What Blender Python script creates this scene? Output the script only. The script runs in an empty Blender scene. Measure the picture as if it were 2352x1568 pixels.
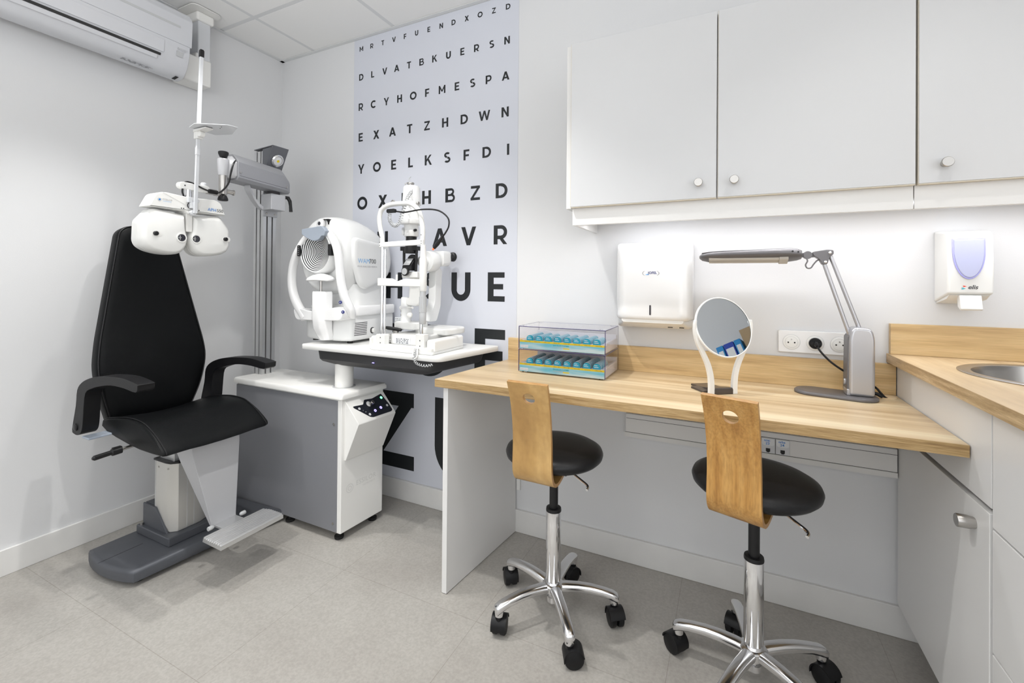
import bpy, bmesh, math, random
from mathutils import Vector, Matrix
random.seed(7)
S = bpy.context.scene
COL = S.collection
PI = math.pi

# ------------------------------------------------------------------ camera
cam_data = bpy.data.cameras.new('camera'); cam = bpy.data.objects.new('camera', cam_data); COL.objects.link(cam)
F_PX, YAW, PITCH, ROLL, CY = 1030.5, -0.451544, 0.0053964, 0.0081508, 639.78
CAM = Vector((2.45, -1.835, 1.12))
fw = Vector((math.sin(YAW)*math.cos(PITCH), math.cos(YAW)*math.cos(PITCH), math.sin(PITCH)))
r0 = fw.cross(Vector((0, 0, 1))).normalized(); u0 = r0.cross(fw)
rt = r0*math.cos(ROLL) + u0*math.sin(ROLL); up = u0*math.cos(ROLL) - r0*math.sin(ROLL)
cam.matrix_world = Matrix(((rt.x, up.x, -fw.x, CAM.x), (rt.y, up.y, -fw.y, CAM.y), (rt.z, up.z, -fw.z, CAM.z), (0, 0, 0, 1)))
cam_data.sensor_width = 36; cam_data.lens = F_PX/2352*36
cam_data.shift_y = (CY-784)/2352
cam_data.clip_start = 0.02
S.camera = cam
# ------------------------------------------------------------------ view, world
S.view_settings.view_transform = 'Standard'; S.view_settings.look = 'None'
S.view_settings.exposure = 0.0; S.view_settings.gamma = 1.0; S.view_settings.use_curve_mapping = False
W = bpy.data.worlds.new('world'); S.world = W; W.use_nodes = True
W.node_tree.nodes['Background'].inputs[0].default_value = (0.9, 0.95, 1, 1)
W.node_tree.nodes['Background'].inputs[1].default_value = 0.3
# ------------------------------------------------------------------ lights
def lamp(name, kind, loc, power, color=(1, 1, 1), rot=(0, 0, 0), **kw):
    d = bpy.data.lights.new(name, kind); d.energy = power; d.color = color
    for k, v in kw.items(): setattr(d, k, v)
    o = bpy.data.objects.new(name, d); COL.objects.link(o); o.location = loc; o.rotation_euler = rot
    return o
ROOM_X, ROOM_Y, ROOM_Z = 4.1, -3.3, 2.437
SPOTS = [(0.58, -1.06), (1.58, -0.90), (2.90, -0.90), (0.45, -2.30), (1.58, -2.30), (2.90, -2.30), (0.98, -0.66)]  # the last spot is an added fill for the left corner and instrument stand
SPOT_W = [46, 60, 11, 11, 11, 11, 22]
SPOT_DEG = [78, 92, 100, 110, 110, 110, 104]
for (x, y), w, dg in zip(SPOTS, SPOT_W, SPOT_DEG):
    lamp('downlight_beam', 'SPOT', (x, y, 2.42), w, (1.0, 0.985, 0.96), spot_size=math.radians(dg), spot_blend=0.6, shadow_soft_size=0.022)
# soft fill lights added at the front and right walls to even the room
lamp('front_fill_light', 'AREA', (2.0, -3.26, 1.45), 23, (0.97, 0.985, 1.0), rot=(math.radians(90), 0, 0), shape='RECTANGLE', size=3.4, size_y=1.7)
lamp('side_fill_light', 'AREA', (4.05, -2.2, 1.45), 17, (0.97, 0.985, 1.0), rot=(math.radians(90), 0, math.radians(90)), shape='RECTANGLE', size=1.9, size_y=1.7)
# fill light added behind the camera, thrown up to brighten the ceiling
lamp('ceiling_fill_light', 'AREA', (1.5, -2.2, 1.75), 21, (0.98, 0.99, 1.0), rot=(math.radians(180), 0, 0), shape='SQUARE', size=0.9)
# the strip light fitted under the wall cabinets
lamp('strip_light', 'AREA', (2.75, -0.17, 1.355), 2.8, (0.97, 0.97, 1.0), shape='RECTANGLE', size=1.5, size_y=0.03)

# ------------------------------------------------------------------ materials
M = {}
def mat(name, col, rough=0.5, metal=0.0, spec=0.5, coat=0.0, emit=None, es=0.0, trans=0.0, ior=1.45, alpha=1.0, bump=0.0, bscale=200.0, noise=0.0, nscale=6.0):
    m = bpy.data.materials.new(name); m.use_nodes = True; nt = m.node_tree; b = nt.nodes['Principled BSDF']
    b.inputs['Base Color'].default_value = (*col, 1); b.inputs['Roughness'].default_value = rough
    b.inputs['Metallic'].default_value = metal; b.inputs['Specular IOR Level'].default_value = spec
    b.inputs['Coat Weight'].default_value = coat; b.inputs['Coat Roughness'].default_value = 0.1
    b.inputs['Transmission Weight'].default_value = trans; b.inputs['IOR'].default_value = ior; b.inputs['Alpha'].default_value = alpha
    if emit: b.inputs['Emission Color'].default_value = (*emit, 1); b.inputs['Emission Strength'].default_value = es
    tc = nt.nodes.new('ShaderNodeTexCoord')
    if bump:
        n = nt.nodes.new('ShaderNodeTexNoise'); n.inputs['Scale'].default_value = bscale; n.inputs['Detail'].default_value = 3
        bp = nt.nodes.new('ShaderNodeBump'); bp.inputs['Strength'].default_value = bump; bp.inputs['Distance'].default_value = 0.002
        nt.links.new(tc.outputs['Object'], n.inputs['Vector']); nt.links.new(n.outputs['Fac'], bp.inputs['Height']); nt.links.new(bp.outputs['Normal'], b.inputs['Normal'])
    if noise:
        n = nt.nodes.new('ShaderNodeTexNoise'); n.inputs['Scale'].default_value = nscale; n.inputs['Detail'].default_value = 6
        r = nt.nodes.new('ShaderNodeValToRGB'); lo = tuple(c*(1-noise) for c in col); hi = tuple(min(1, c*(1+noise)) for c in col)
        r.color_ramp.elements[0].color = (*lo, 1); r.color_ramp.elements[0].position = 0.3
        r.color_ramp.elements[1].color = (*hi, 1); r.color_ramp.elements[1].position = 0.7
        nt.links.new(tc.outputs['Object'], n.inputs['Vector']); nt.links.new(n.outputs['Fac'], r.inputs['Fac']); nt.links.new(r.outputs['Color'], b.inputs['Base Color'])
    M[name] = m
    return m
def wood(name, stops, scale=(1.2, 14, 14), rough=0.4, fine=0.35, rot=(0, 0, 0), coat=0.0):
    """bands of colour stretched along the object's x axis plus a fine pore grain"""
    m = bpy.data.materials.new(name); m.use_nodes = True; nt = m.node_tree; b = nt.nodes['Principled BSDF']
    b.inputs['Roughness'].default_value = rough; b.inputs['Coat Weight'].default_value = coat
    tc = nt.nodes.new('ShaderNodeTexCoord'); mp = nt.nodes.new('ShaderNodeMapping'); mp.inputs['Scale'].default_value = scale; mp.inputs['Rotation'].default_value = rot
    n = nt.nodes.new('ShaderNodeTexNoise'); n.inputs['Scale'].default_value = 1.6; n.inputs['Detail'].default_value = 3.5; n.inputs['Distortion'].default_value = 0.25
    mp2 = nt.nodes.new('ShaderNodeMapping'); mp2.inputs['Scale'].default_value = (scale[0]*3, scale[1]*9, scale[2]*9); mp2.inputs['Rotation'].default_value = rot
    n2 = nt.nodes.new('ShaderNodeTexNoise'); n2.inputs['Scale'].default_value = 2.0; n2.inputs['Detail'].default_value = 4
    r = nt.nodes.new('ShaderNodeValToRGB'); cr = r.color_ramp
    for i, (p, c) in enumerate(stops):
        e = cr.elements[i] if i < 2 else cr.elements.new(p)
        e.position = p; e.color = (*c, 1)
    r2 = nt.nodes.new('ShaderNodeValToRGB'); r2.color_ramp.elements[0].position = 0.35; r2.color_ramp.elements[1].position = 0.6
    r2.color_ramp.elements[0].color = (1-fine, 1-fine*1.1, 1-fine*1.3, 1); r2.color_ramp.elements[1].color = (1, 1, 1, 1)
    mx = nt.nodes.new('ShaderNodeMix'); mx.data_type = 'RGBA'; mx.blend_type = 'MULTIPLY'; mx.inputs[0].default_value = 1
    L = nt.links.new
    L(tc.outputs['Object'], mp.inputs[0]); L(mp.outputs[0], n.inputs['Vector']); L(n.outputs['Fac'], r.inputs[0])
    L(tc.outputs['Object'], mp2.inputs[0]); L(mp2.outputs[0], n2.inputs['Vector']); L(n2.outputs['Fac'], r2.inputs[0])
    L(r.outputs[0], mx.inputs[6]); L(r2.outputs[0], mx.inputs[7]); L(mx.outputs[2], b.inputs['Base Color'])
    M[name] = m
    return m
mat('wall_paint', (0.715, 0.72, 0.73), 0.6, bump=0.08, bscale=260)
mat('ceiling_tile', (0.88, 0.88, 0.87), 0.8, bump=0.06, bscale=300)
mat('grid_metal', (0.72, 0.73, 0.735), 0.5)
mat('dark_gap', (0.03, 0.03, 0.03), 0.8)
mat('skirting_paint', (0.74, 0.735, 0.72), 0.45, noise=0.03, nscale=9)
mat('white_laminate', (0.76, 0.755, 0.745), 0.3)
mat('gloss_laminate', (0.61, 0.615, 0.625), 0.24)
mat('cream_edge', (0.72, 0.66, 0.55), 0.5)
mat('white_plastic', (0.82, 0.82, 0.80), 0.3)
mat('warm_white_plastic', (0.84, 0.835, 0.81), 0.32)
mat('cool_white_plastic', (0.68, 0.695, 0.72), 0.3)
mat('ac_white', (0.60, 0.61, 0.64), 0.35)
mat('gloss_white', (0.85, 0.85, 0.85), 0.14, coat=0.3)
mat('device_white', (0.82, 0.825, 0.82), 0.25)
mat('light_grey_plastic', (0.5, 0.51, 0.52), 0.4)
mat('black_leather', (0.004, 0.0045, 0.005), 0.45, spec=0.16, bump=0.25, bscale=420)
mat('seat_vinyl', (0.011, 0.011, 0.012), 0.36, spec=0.4, bump=0.2, bscale=520)
mat('black_plastic', (0.008, 0.008, 0.009), 0.42)
mat('soft_black', (0.007, 0.007, 0.008), 0.45, spec=0.35)
mat('rubber', (0.01, 0.01, 0.01), 0.7)
mat('grey_metal_paint', (0.145, 0.15, 0.165), 0.42, metal=0.3, bump=0.1, bscale=600)
mat('plate_grey', (0.10, 0.106, 0.12), 0.45, metal=0.3, bump=0.1, bscale=600)
mat('silver_paint', (0.52, 0.525, 0.545), 0.42, metal=0.25, bump=0.08, bscale=700)
mat('arm_grey', (0.34, 0.345, 0.365), 0.42, metal=0.3, bump=0.12, bscale=600)
mat('panel_grey', (0.235, 0.24, 0.26), 0.5, metal=0.15, bump=0.06, bscale=500)
mat('aluminium', (0.66, 0.665, 0.67), 0.36, metal=0.75)
mat('aluminium_warm', (0.62, 0.61, 0.58), 0.4, metal=0.5)  # warmer, less metallic finish of the chair's lifting column
mat('slot_dark', (0.05, 0.045, 0.05), 0.5)
mat('chrome', (0.86, 0.86, 0.87), 0.06, metal=1.0)
mat('polished_aluminium', (0.78, 0.78, 0.79), 0.17, metal=1.0)
mat('brushed_steel', (0.50, 0.485, 0.465), 0.3, metal=1.0)
mat('mirror_glass', (0.80, 0.84, 0.87), 0.01, metal=1.0)
mat('dark_tray', (0.040, 0.040, 0.042), 0.55, bump=0.15, bscale=500)
mat('tray_underside', (0.10, 0.10, 0.105), 0.6, bump=0.2, bscale=400)
mat('panel_black', (0.015, 0.017, 0.024), 0.35)
mat('led_green', (0.1, 0.9, 0.4), 0.4, emit=(0.1, 1.0, 0.35), es=6)
mat('led_blue', (0.25, 0.2, 1.0), 0.4, emit=(0.25, 0.2, 1.0), es=6)
mat('led_red', (1, 0.1, 0.03), 0.4, emit=(1, 0.1, 0.02), es=2)
mat('mark_white', (0.75, 0.75, 0.76), 0.5)
mat('mark_grey', (0.45, 0.45, 0.46), 0.5)
mat('mark_dark', (0.06, 0.06, 0.065), 0.5)
mat('mark_blue', (0.03, 0.22, 0.62), 0.45)
mat('mark_light_blue', (0.25, 0.52, 0.85), 0.45)
mat('mark_navy', (0.03, 0.04, 0.18), 0.45)
mat('mark_red', (0.75, 0.05, 0.02), 0.45)
mat('mark_teal', (0.02, 0.42, 0.52), 0.45)
mat('decal_sheet', (0.635, 0.655, 0.72), 0.5)
mat('decal_black', (0.012, 0.014, 0.016), 0.45)
mat('emboss', (0.70, 0.70, 0.68), 0.4)
mat('visor_blue', (0.34, 0.385, 0.45), 0.4)
mat('lens_glass', (0.02, 0.02, 0.03), 0.05, coat=0.6)
mat('clear_acrylic', (0.965, 0.96, 0.985), 0.03, trans=1.0, ior=1.2)
mat('acrylic_edge', (0.30, 0.28, 0.58), 0.15, trans=0.5)
mat('tray_white', (0.82, 0.82, 0.85), 0.4)
mat('pack_teal', (0.012, 0.36, 0.50), 0.3)
mat('pack_rim', (0.75, 0.78, 0.78), 0.4)
mat('yellow_strip', (0.82, 0.62, 0.01), 0.5)
mat('tube_plastic', (0.50, 0.46, 0.40), 0.35)
mat('lamp_grey', (0.15, 0.145, 0.15), 0.4, metal=0.3)
mat('lamp_silver', (0.50, 0.50, 0.52), 0.3, metal=0.7)
mat('smoked_brown', (0.075, 0.06, 0.05), 0.3)
mat('lilac_window', (0.44, 0.46, 0.64), 0.25)
mat('lilac_frame', (0.42, 0.42, 0.85), 0.25)
mat('label_paper', (0.8, 0.82, 0.84), 0.5)
mat('binder_blue', (0.02, 0.06, 0.42), 0.4)
mat('binder_cyan', (0.02, 0.25, 0.6), 0.4)
mat('carton', (0.45, 0.33, 0.2), 0.7)
mat('bulb_glow', (1, 0.95, 0.85), 0.3, emit=(1, 0.96, 0.9), es=4)
mat('tube_glow', (1, 1, 1), 0.3, emit=(0.97, 0.98, 1), es=4)
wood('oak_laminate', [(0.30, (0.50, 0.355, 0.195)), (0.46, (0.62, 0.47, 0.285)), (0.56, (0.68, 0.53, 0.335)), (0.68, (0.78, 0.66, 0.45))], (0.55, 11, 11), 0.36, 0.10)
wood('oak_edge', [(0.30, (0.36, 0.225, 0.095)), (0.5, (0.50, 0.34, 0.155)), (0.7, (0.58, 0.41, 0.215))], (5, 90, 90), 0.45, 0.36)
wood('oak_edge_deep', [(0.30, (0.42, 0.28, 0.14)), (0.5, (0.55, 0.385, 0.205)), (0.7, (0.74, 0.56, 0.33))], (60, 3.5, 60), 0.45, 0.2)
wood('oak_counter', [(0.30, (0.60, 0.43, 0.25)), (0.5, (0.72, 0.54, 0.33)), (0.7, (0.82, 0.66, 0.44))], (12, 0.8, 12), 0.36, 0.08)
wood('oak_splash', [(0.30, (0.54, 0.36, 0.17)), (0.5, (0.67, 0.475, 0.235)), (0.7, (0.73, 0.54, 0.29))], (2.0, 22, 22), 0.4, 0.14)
wood('beech_ply', [(0.30, (0.40, 0.19, 0.042)), (0.5, (0.52, 0.27, 0.068)), (0.7, (0.60, 0.34, 0.105))], (34, 34, 1.6), 0.32, 0.2, coat=0.25)
wood('birch_ply', [(0.30, (0.42, 0.235, 0.075)), (0.5, (0.52, 0.31, 0.105)), (0.7, (0.66, 0.42, 0.165))], (9, 9, 2.0), 0.34, 0.1, coat=0.25)
wood('ply_edge', [(0.30, (0.36, 0.18, 0.055)), (0.5, (0.46, 0.25, 0.085)), (0.7, (0.56, 0.34, 0.13))], (30, 160, 4), 0.4, 0.15)
# floor: large vinyl tiles
def floor_material():
    m = bpy.data.materials.new('vinyl_tile'); m.use_nodes = True; nt = m.node_tree; b = nt.nodes['Principled BSDF']; L = nt.links.new
    b.inputs['Roughness'].default_value = 0.42
    tc = nt.nodes.new('ShaderNodeTexCoord')
    n = nt.nodes.new('ShaderNodeTexNoise'); n.inputs['Scale'].default_value = 2.6; n.inputs['Detail'].default_value = 7; n.inputs['Roughness'].default_value = 0.6
    r = nt.nodes.new('ShaderNodeValToRGB'); r.color_ramp.elements[0].position = 0.32; r.color_ramp.elements[1].position = 0.7
    r.color_ramp.elements[0].color = (0.365, 0.345, 0.318, 1); r.color_ramp.elements[1].color = (0.45, 0.435, 0.405, 1)
    g = nt.nodes.new('ShaderNodeTexNoise'); g.inputs['Scale'].default_value = 130; g.inputs['Detail'].default_value = 3
    r2 = nt.nodes.new('ShaderNodeValToRGB'); r2.color_ramp.elements[0].position = 0.35; r2.color_ramp.elements[1].position = 0.65
    r2.color_ramp.elements[0].color = (0.90, 0.895, 0.89, 1); r2.color_ramp.elements[1].color = (1.04, 1.04, 1.04, 1)
    mx = nt.nodes.new('ShaderNodeMix'); mx.data_type = 'RGBA'; mx.blend_type = 'MULTIPLY'; mx.inputs[0].default_value = 1
    br = nt.nodes.new('ShaderNodeTexBrick'); br.offset = 0.0; br.inputs['Color1'].default_value = (1, 1, 1, 1); br.inputs['Color2'].default_value = (0.965, 0.965, 0.965, 1)
    br.inputs['Mortar'].default_value = (0.76, 0.745, 0.72, 1); br.inputs['Scale'].default_value = 1; br.inputs['Mortar Size'].default_value = 0.0011; br.inputs['Mortar Smooth'].default_value = 0.3
    br.inputs['Brick Width'].default_value = 0.588; br.inputs['Row Height'].default_value = 0.535
    mp = nt.nodes.new('ShaderNodeMapping'); mp.inputs['Location'].default_value = (-0.53, 1.085, 0)
    mx2 = nt.nodes.new('ShaderNodeMix'); mx2.data_type = 'RGBA'; mx2.blend_type = 'MULTIPLY'; mx2.inputs[0].default_value = 1
    L(tc.outputs['Object'], n.inputs['Vector']); L(n.outputs['Fac'], r.inputs[0]); L(tc.outputs['Object'], g.inputs['Vector']); L(g.outputs['Fac'], r2.inputs[0])
    L(r.outputs[0], mx.inputs[6]); L(r2.outputs[0], mx.inputs[7]); L(tc.outputs['Object'], mp.inputs[0]); L(mp.outputs[0], br.inputs['Vector'])
    L(mx.outputs[2], mx2.inputs[6]); L(br.outputs['Color'], mx2.inputs[7]); L(mx2.outputs[2], b.inputs['Base Color'])
    M['vinyl_tile'] = m
floor_material()
def wave_label():
    """printed strip of the lens trays: pale aqua with soft waves"""
    m = bpy.data.materials.new('wave_label'); m.use_nodes = True; nt = m.node_tree; b = nt.nodes['Principled BSDF']; L = nt.links.new
    tc = nt.nodes.new('ShaderNodeTexCoord'); mp = nt.nodes.new('ShaderNodeMapping'); mp.inputs['Scale'].default_value = (5, 5, 40)
    n = nt.nodes.new('ShaderNodeTexNoise'); n.inputs['Scale'].default_value = 1.5; n.inputs['Detail'].default_value = 2
    r = nt.nodes.new('ShaderNodeValToRGB'); r.color_ramp.elements[0].position = 0.36; r.color_ramp.elements[1].position = 0.62
    r.color_ramp.elements[0].color = (0.16, 0.55, 0.66, 1); r.color_ramp.elements[1].color = (0.62, 0.76, 0.74, 1)
    L(tc.outputs['Object'], mp.inputs[0]); L(mp.outputs[0], n.inputs['Vector']); L(n.outputs['Fac'], r.inputs[0]); L(r.outputs[0], b.inputs['Base Color'])
    M['wave_label'] = m
wave_label()

# ------------------------------------------------------------------ mesh building
def V(*a): return Vector(a)
class B:
    """collects vertices and faces of ONE part"""
    def __init__(s): s.v = []; s.f = []; s.m = []
    def add(s, vs, fs, mi=0):
        o = len(s.v); s.v += [Vector(p) for p in vs]; s.f += [tuple(i+o for i in f) for f in fs]; s.m += [mi]*len(fs); return s
    def box(s, x0, x1, y0, y1, z0, z1, mi=0):
        vs = [(x0, y0, z0), (x1, y0, z0), (x1, y1, z0), (x0, y1, z0), (x0, y0, z1), (x1, y0, z1), (x1, y1, z1), (x0, y1, z1)]
        return s.add(vs, [(0, 3, 2, 1), (4, 5, 6, 7), (0, 1, 5, 4), (1, 2, 6, 5), (2, 3, 7, 6), (3, 0, 4, 7)], mi)
    def prism(s, pts, axis, a, b, mi=0):
        """polygon pts in the two other axes (cyclic order x,y,z without axis) pushed from a to b"""
        def P(p, t): return {'x': (t, p[0], p[1]), 'y': (p[0], t, p[1]), 'z': (p[0], p[1], t)}[axis]
        n = len(pts); vs = [P(p, a) for p in pts] + [P(p, b) for p in pts]
        return s.add(vs, [tuple(range(n))[::-1], tuple(range(n, 2*n))] + [(i, (i+1) % n, n+(i+1) % n, n+i) for i in range(n)], mi)
    def loft(s, rings, cap=True, closed=False, mi=0):
        n = len(rings[0]); vs = [p for r in rings for p in r]; fs = []
        k = len(rings)
        for j in range(k if closed else k-1):
            a, b = j*n, ((j+1) % k)*n
            fs += [(a+i, a+(i+1) % n, b+(i+1) % n, b+i) for i in range(n)]
        if cap and not closed: fs += [tuple(range(n))[::-1], tuple(range((k-1)*n, k*n))]
        return s.add(vs, fs, mi)
    def tube(s, path, r, n=12, closed=False, rs=None, mi=0, flat=None):
        path = [Vector(p) for p in path]; k = len(path); rings = []; prev = None
        for i, p in enumerate(path):
            if closed: t = path[(i+1) % k]-path[i-1]
            else: t = path[min(i+1, k-1)]-path[max(i-1, 0)]
            t.normalize()
            if prev is None:
                a = Vector((0, 0, 1)) if abs(t.z) < 0.9 else Vector((1, 0, 0))
                e = t.cross(a).normalized()
            else:
                e = (prev - t*prev.dot(t)).normalized()
            prev = e; g = t.cross(e); R = rs[i] if rs else r
            fl = flat or 1
            rings.append([p + e*R*math.cos(2*PI*j/n) + g*R*fl*math.sin(2*PI*j/n) for j in range(n)])
        return s.loft(rings, True, closed, mi)
    def cyl(s, p0, p1, r0, r1=None, n=28, mi=0):
        return s.tube([p0, p1], r0, n, rs=[r0, r0 if r1 is None else r1], mi=mi)
    def lathe(s, prof, o=(0, 0, 0), ax=(0, 0, 1), n=32, mi=0, cap=True):
        o = Vector(o); t = Vector(ax).normalized(); a = Vector((0, 0, 1)) if abs(t.z) < 0.9 else Vector((1, 0, 0))
        if abs(t.z) > 0.9: e = Vector((1, 0, 0)); e = (e - t*e.dot(t)).normalized()
        else: e = t.cross(a).normalized()
        g = t.cross(e)
        return s.loft([[o + t*h + e*r*math.cos(2*PI*j/n) + g*r*math.sin(2*PI*j/n) for j in range(n)] for r, h in prof], cap, False, mi)
    def ball(s, c, r, n=16, m=10, sc=(1, 1, 1), mi=0):
        c = Vector(c); rings = []
        for i in range(1, m):
            a = PI*i/m
            rings.append([c + Vector((math.sin(a)*math.cos(2*PI*j/n)*sc[0], math.sin(a)*math.sin(2*PI*j/n)*sc[1], -math.cos(a)*sc[2]))*r for j in range(n)])
        return s.loft(rings, True, False, mi)
    def quad(s, a, b, c, d, mi=0): return s.add([a, b, c, d], [(0, 1, 2, 3)], mi)
    def poly(s, pts, mi=0): return s.add(pts, [tuple(range(len(pts)))], mi)
    def xf(s, mtx): s.v = [mtx @ p for p in s.v]; return s
def rrect(x0, x1, y0, y1, r, n=6, corners=(1, 1, 1, 1)):
    """rounded rectangle outline; corners in order (x0,y0) (x1,y0) (x1,y1) (x0,y1)"""
    out = []
    for (cx, cy, a0, on) in ((x0+r, y0+r, PI, corners[0]), (x1-r, y0+r, 1.5*PI, corners[1]), (x1-r, y1-r, 0, corners[2]), (x0+r, y1-r, 0.5*PI, corners[3])):
        if on: out += [(cx+r*math.cos(a0+0.5*PI*i/n), cy+r*math.sin(a0+0.5*PI*i/n)) for i in range(n+1)]
        else: out.append((x0 if cx < (x0+x1)/2 else x1, y0 if cy < (y0+y1)/2 else y1))
    return out
def rpoly(pts, r, n=5):
    """polygon with every corner rounded by r (or a list of radii)"""
    out = []; k = len(pts)
    for i in range(k):
        p = Vector(pts[i]); a = Vector(pts[i-1]); b = Vector(pts[(i+1) % k]); R = r[i] if isinstance(r, (list, tuple)) else r
        if R <= 0: out.append(tuple(p)); continue
        da = (a-p); db = (b-p); d = min(R, da.length*0.48, db.length*0.48); A = p+da.normalized()*d; Bq = p+db.normalized()*d
        for j in range(n+1):
            t = j/n; q = A*(1-t)**2 + p*2*t*(1-t) + Bq*t*t; out.append(tuple(q))
    return out
def spline(pts, n=8, closed=False):
    """Catmull-Rom through the points"""
    pts = [Vector(p) for p in pts]; k = len(pts); out = []
    for i in range(k if closed else k-1):
        if closed: p0, p1, p2, p3 = pts[i-1], pts[i], pts[(i+1) % k], pts[(i+2) % k]
        else: p0, p1, p2, p3 = pts[max(i-1, 0)], pts[i], pts[i+1], pts[min(i+2, k-1)]
        for j in range(n):
            t = j/n
            out.append(0.5*((2*p1) + (p2-p0)*t + (2*p0-5*p1+4*p2-p3)*t*t + (3*p1-p0-3*p2+p3)*t*t*t))
    if not closed: out.append(pts[-1])
    return out
def root_loc(o):
    while o.parent: o = o.parent
    return o.location
def obj(name, b, m, parent=None, bevel=0.0, seg=2, ang=35, label=None, sub=0):
    mats = m if isinstance(m, (list, tuple)) else [m]
    me = bpy.data.meshes.new(name); off = Vector(root_loc(parent)) if parent else None
    vs = b.v
    if parent is None:
        xs = [p.x for p in vs]; ys = [p.y for p in vs]; zs = [p.z for p in vs]
        off = Vector(((min(xs)+max(xs))/2, (min(ys)+max(ys))/2, min(zs)))
    me.from_pydata([p-off for p in vs], [], b.f); me.validate()
    for x in mats: me.materials.append(M[x])
    if any(b.m):
        for p, i in zip(me.polygons, b.m): p.material_index = i
    bm = bmesh.new(); bm.from_mesh(me); bmesh.ops.remove_doubles(bm, verts=bm.verts, dist=1e-6); bmesh.ops.recalc_face_normals(bm, faces=bm.faces); bm.to_mesh(me); bm.free()
    for p in me.polygons: p.use_smooth = True
    me.set_sharp_from_angle(angle=math.radians(ang))
    o = bpy.data.objects.new(name, me); COL.objects.link(o)
    if parent: o.parent = parent
    else: o.location = off
    if bevel:
        md = o.modifiers.new('bevel', 'BEVEL'); md.width = bevel; md.segments = seg; md.limit_method = 'ANGLE'; md.angle_limit = math.radians(40); md.harden_normals = True
    if sub:
        md = o.modifiers.new('subsurf', 'SUBSURF'); md.levels = sub; md.render_levels = sub
    if label: o['label'] = label
    return o
def tag(o, label, cat, group=None):
    o['label'] = label; o['category'] = cat
    if group: o['group'] = group
    return o
def thing(name, label, cat, loc=(0, 0, 0), group=None):
    o = bpy.data.objects.new(name, None); COL.objects.link(o); o.location = loc; o.empty_display_size = 0.05
    return tag(o, label, cat, group)
def structure(name, b, m, parent=None, bevel=0.0):
    o = obj(name, b, m, parent, bevel)
    if not parent: o['kind'] = 'structure'
    return o
def text(name, s, size, at, xd, yd, m, parent, align='LEFT', bold=0.0, shear=0.0, lift=0.0006, spacing=1.0, yscale=1.0):
    """lettering as a thin mesh lying on a surface; at = baseline start, xd / yd = reading and up directions"""
    c = bpy.data.curves.new(name, 'FONT'); c.body = s; c.size = size; c.align_x = align; c.offset = bold; c.shear = shear; c.space_character = spacing; c.resolution_u = 3
    t = bpy.data.objects.new(name+'_tmp', c); COL.objects.link(t)
    bpy.context.view_layer.update()
    me = bpy.data.meshes.new_from_object(t.evaluated_get(bpy.context.evaluated_depsgraph_get()))
    bpy.data.objects.remove(t)
    xd = Vector(xd).normalized(); yd = Vector(yd).normalized(); nd = xd.cross(yd)
    b = B(); at = Vector(at)
    b.add([at + xd*v.co.x + yd*v.co.y*yscale + nd*lift for v in me.vertices], [tuple(p.vertices) for p in me.polygons])
    bpy.data.meshes.remove(me)
    return obj(name, b, m, parent)
def strip(path, w, axis):
    """flat ribbon helper: returns rings"""
    return path
# ================================================================== the room
structure('floor', B().box(0, ROOM_X, ROOM_Y, 0, -0.05, 0), 'vinyl_tile').location
bpy.data.objects['floor'].location = (0, 0, -0.05)
for v in bpy.data.objects['floor'].data.vertices: v.co += Vector((ROOM_X/2, ROOM_Y/2, 0))
structure('wall_left', B().box(-0.08, 0, ROOM_Y, 0.08, 0, 2.5), 'wall_paint')
structure('wall_back', B().box(0, ROOM_X, 0, 0.08, 0, 2.5), 'wall_paint')
structure('wall_right', B().box(ROOM_X, ROOM_X+0.08, ROOM_Y, 0.08, 0, 2.5), 'wall_paint')
structure('wall_front', B().box(-0.08, ROOM_X+0.08, ROOM_Y-0.08, ROOM_Y, 0, 2.5), 'wall_paint')
gx = [0.287+0.585*k for k in range(7)]; gy = [-0.377-0.585*k for k in range(5)]
cb = B(); xs = [0.006]+gx+[ROOM_X]; ys = [-0.004]+gy+[ROOM_Y]
for i in range(len(xs)-1):
    for j in range(len(ys)-1):
        cb.box(xs[i]+(0.0 if i == 0 else 0.0115), xs[i+1]-0.0115, ys[j+1]+0.0115, ys[j]-(0.0 if j == 0 else 0.0115), ROOM_Z, ROOM_Z+0.02)
ceil = structure('ceiling', cb, 'ceiling_tile')
gb = B()
for x in gx: gb.box(x-0.0117, x+0.0117, ROOM_Y, 0, ROOM_Z+0.0006, ROOM_Z+0.03)
for y in gy: gb.box(0, ROOM_X, y-0.0117, y+0.0117, ROOM_Z+0.0008, ROOM_Z+0.03)
gb.box(0, ROOM_X, ROOM_Y, 0, ROOM_Z+0.03, ROOM_Z+0.04)
obj('ceiling_grid', gb, 'grid_metal', ceil)
eb = B().box(0, 0.022, ROOM_Y, 0, ROOM_Z-0.004, ROOM_Z-0.001).box(0, ROOM_X, -0.022, 0, ROOM_Z-0.004, ROOM_Z-0.001)
structure('trim_1', eb, 'grid_metal')
structure('baseboard_left', B().box(0, 0.012, ROOM_Y, 0, 0, 0.098), 'skirting_paint', bevel=0.002)
structure('baseboard_back', B().box(0, 2.99, -0.013, 0, 0, 0.098), 'skirting_paint', bevel=0.002)

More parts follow.
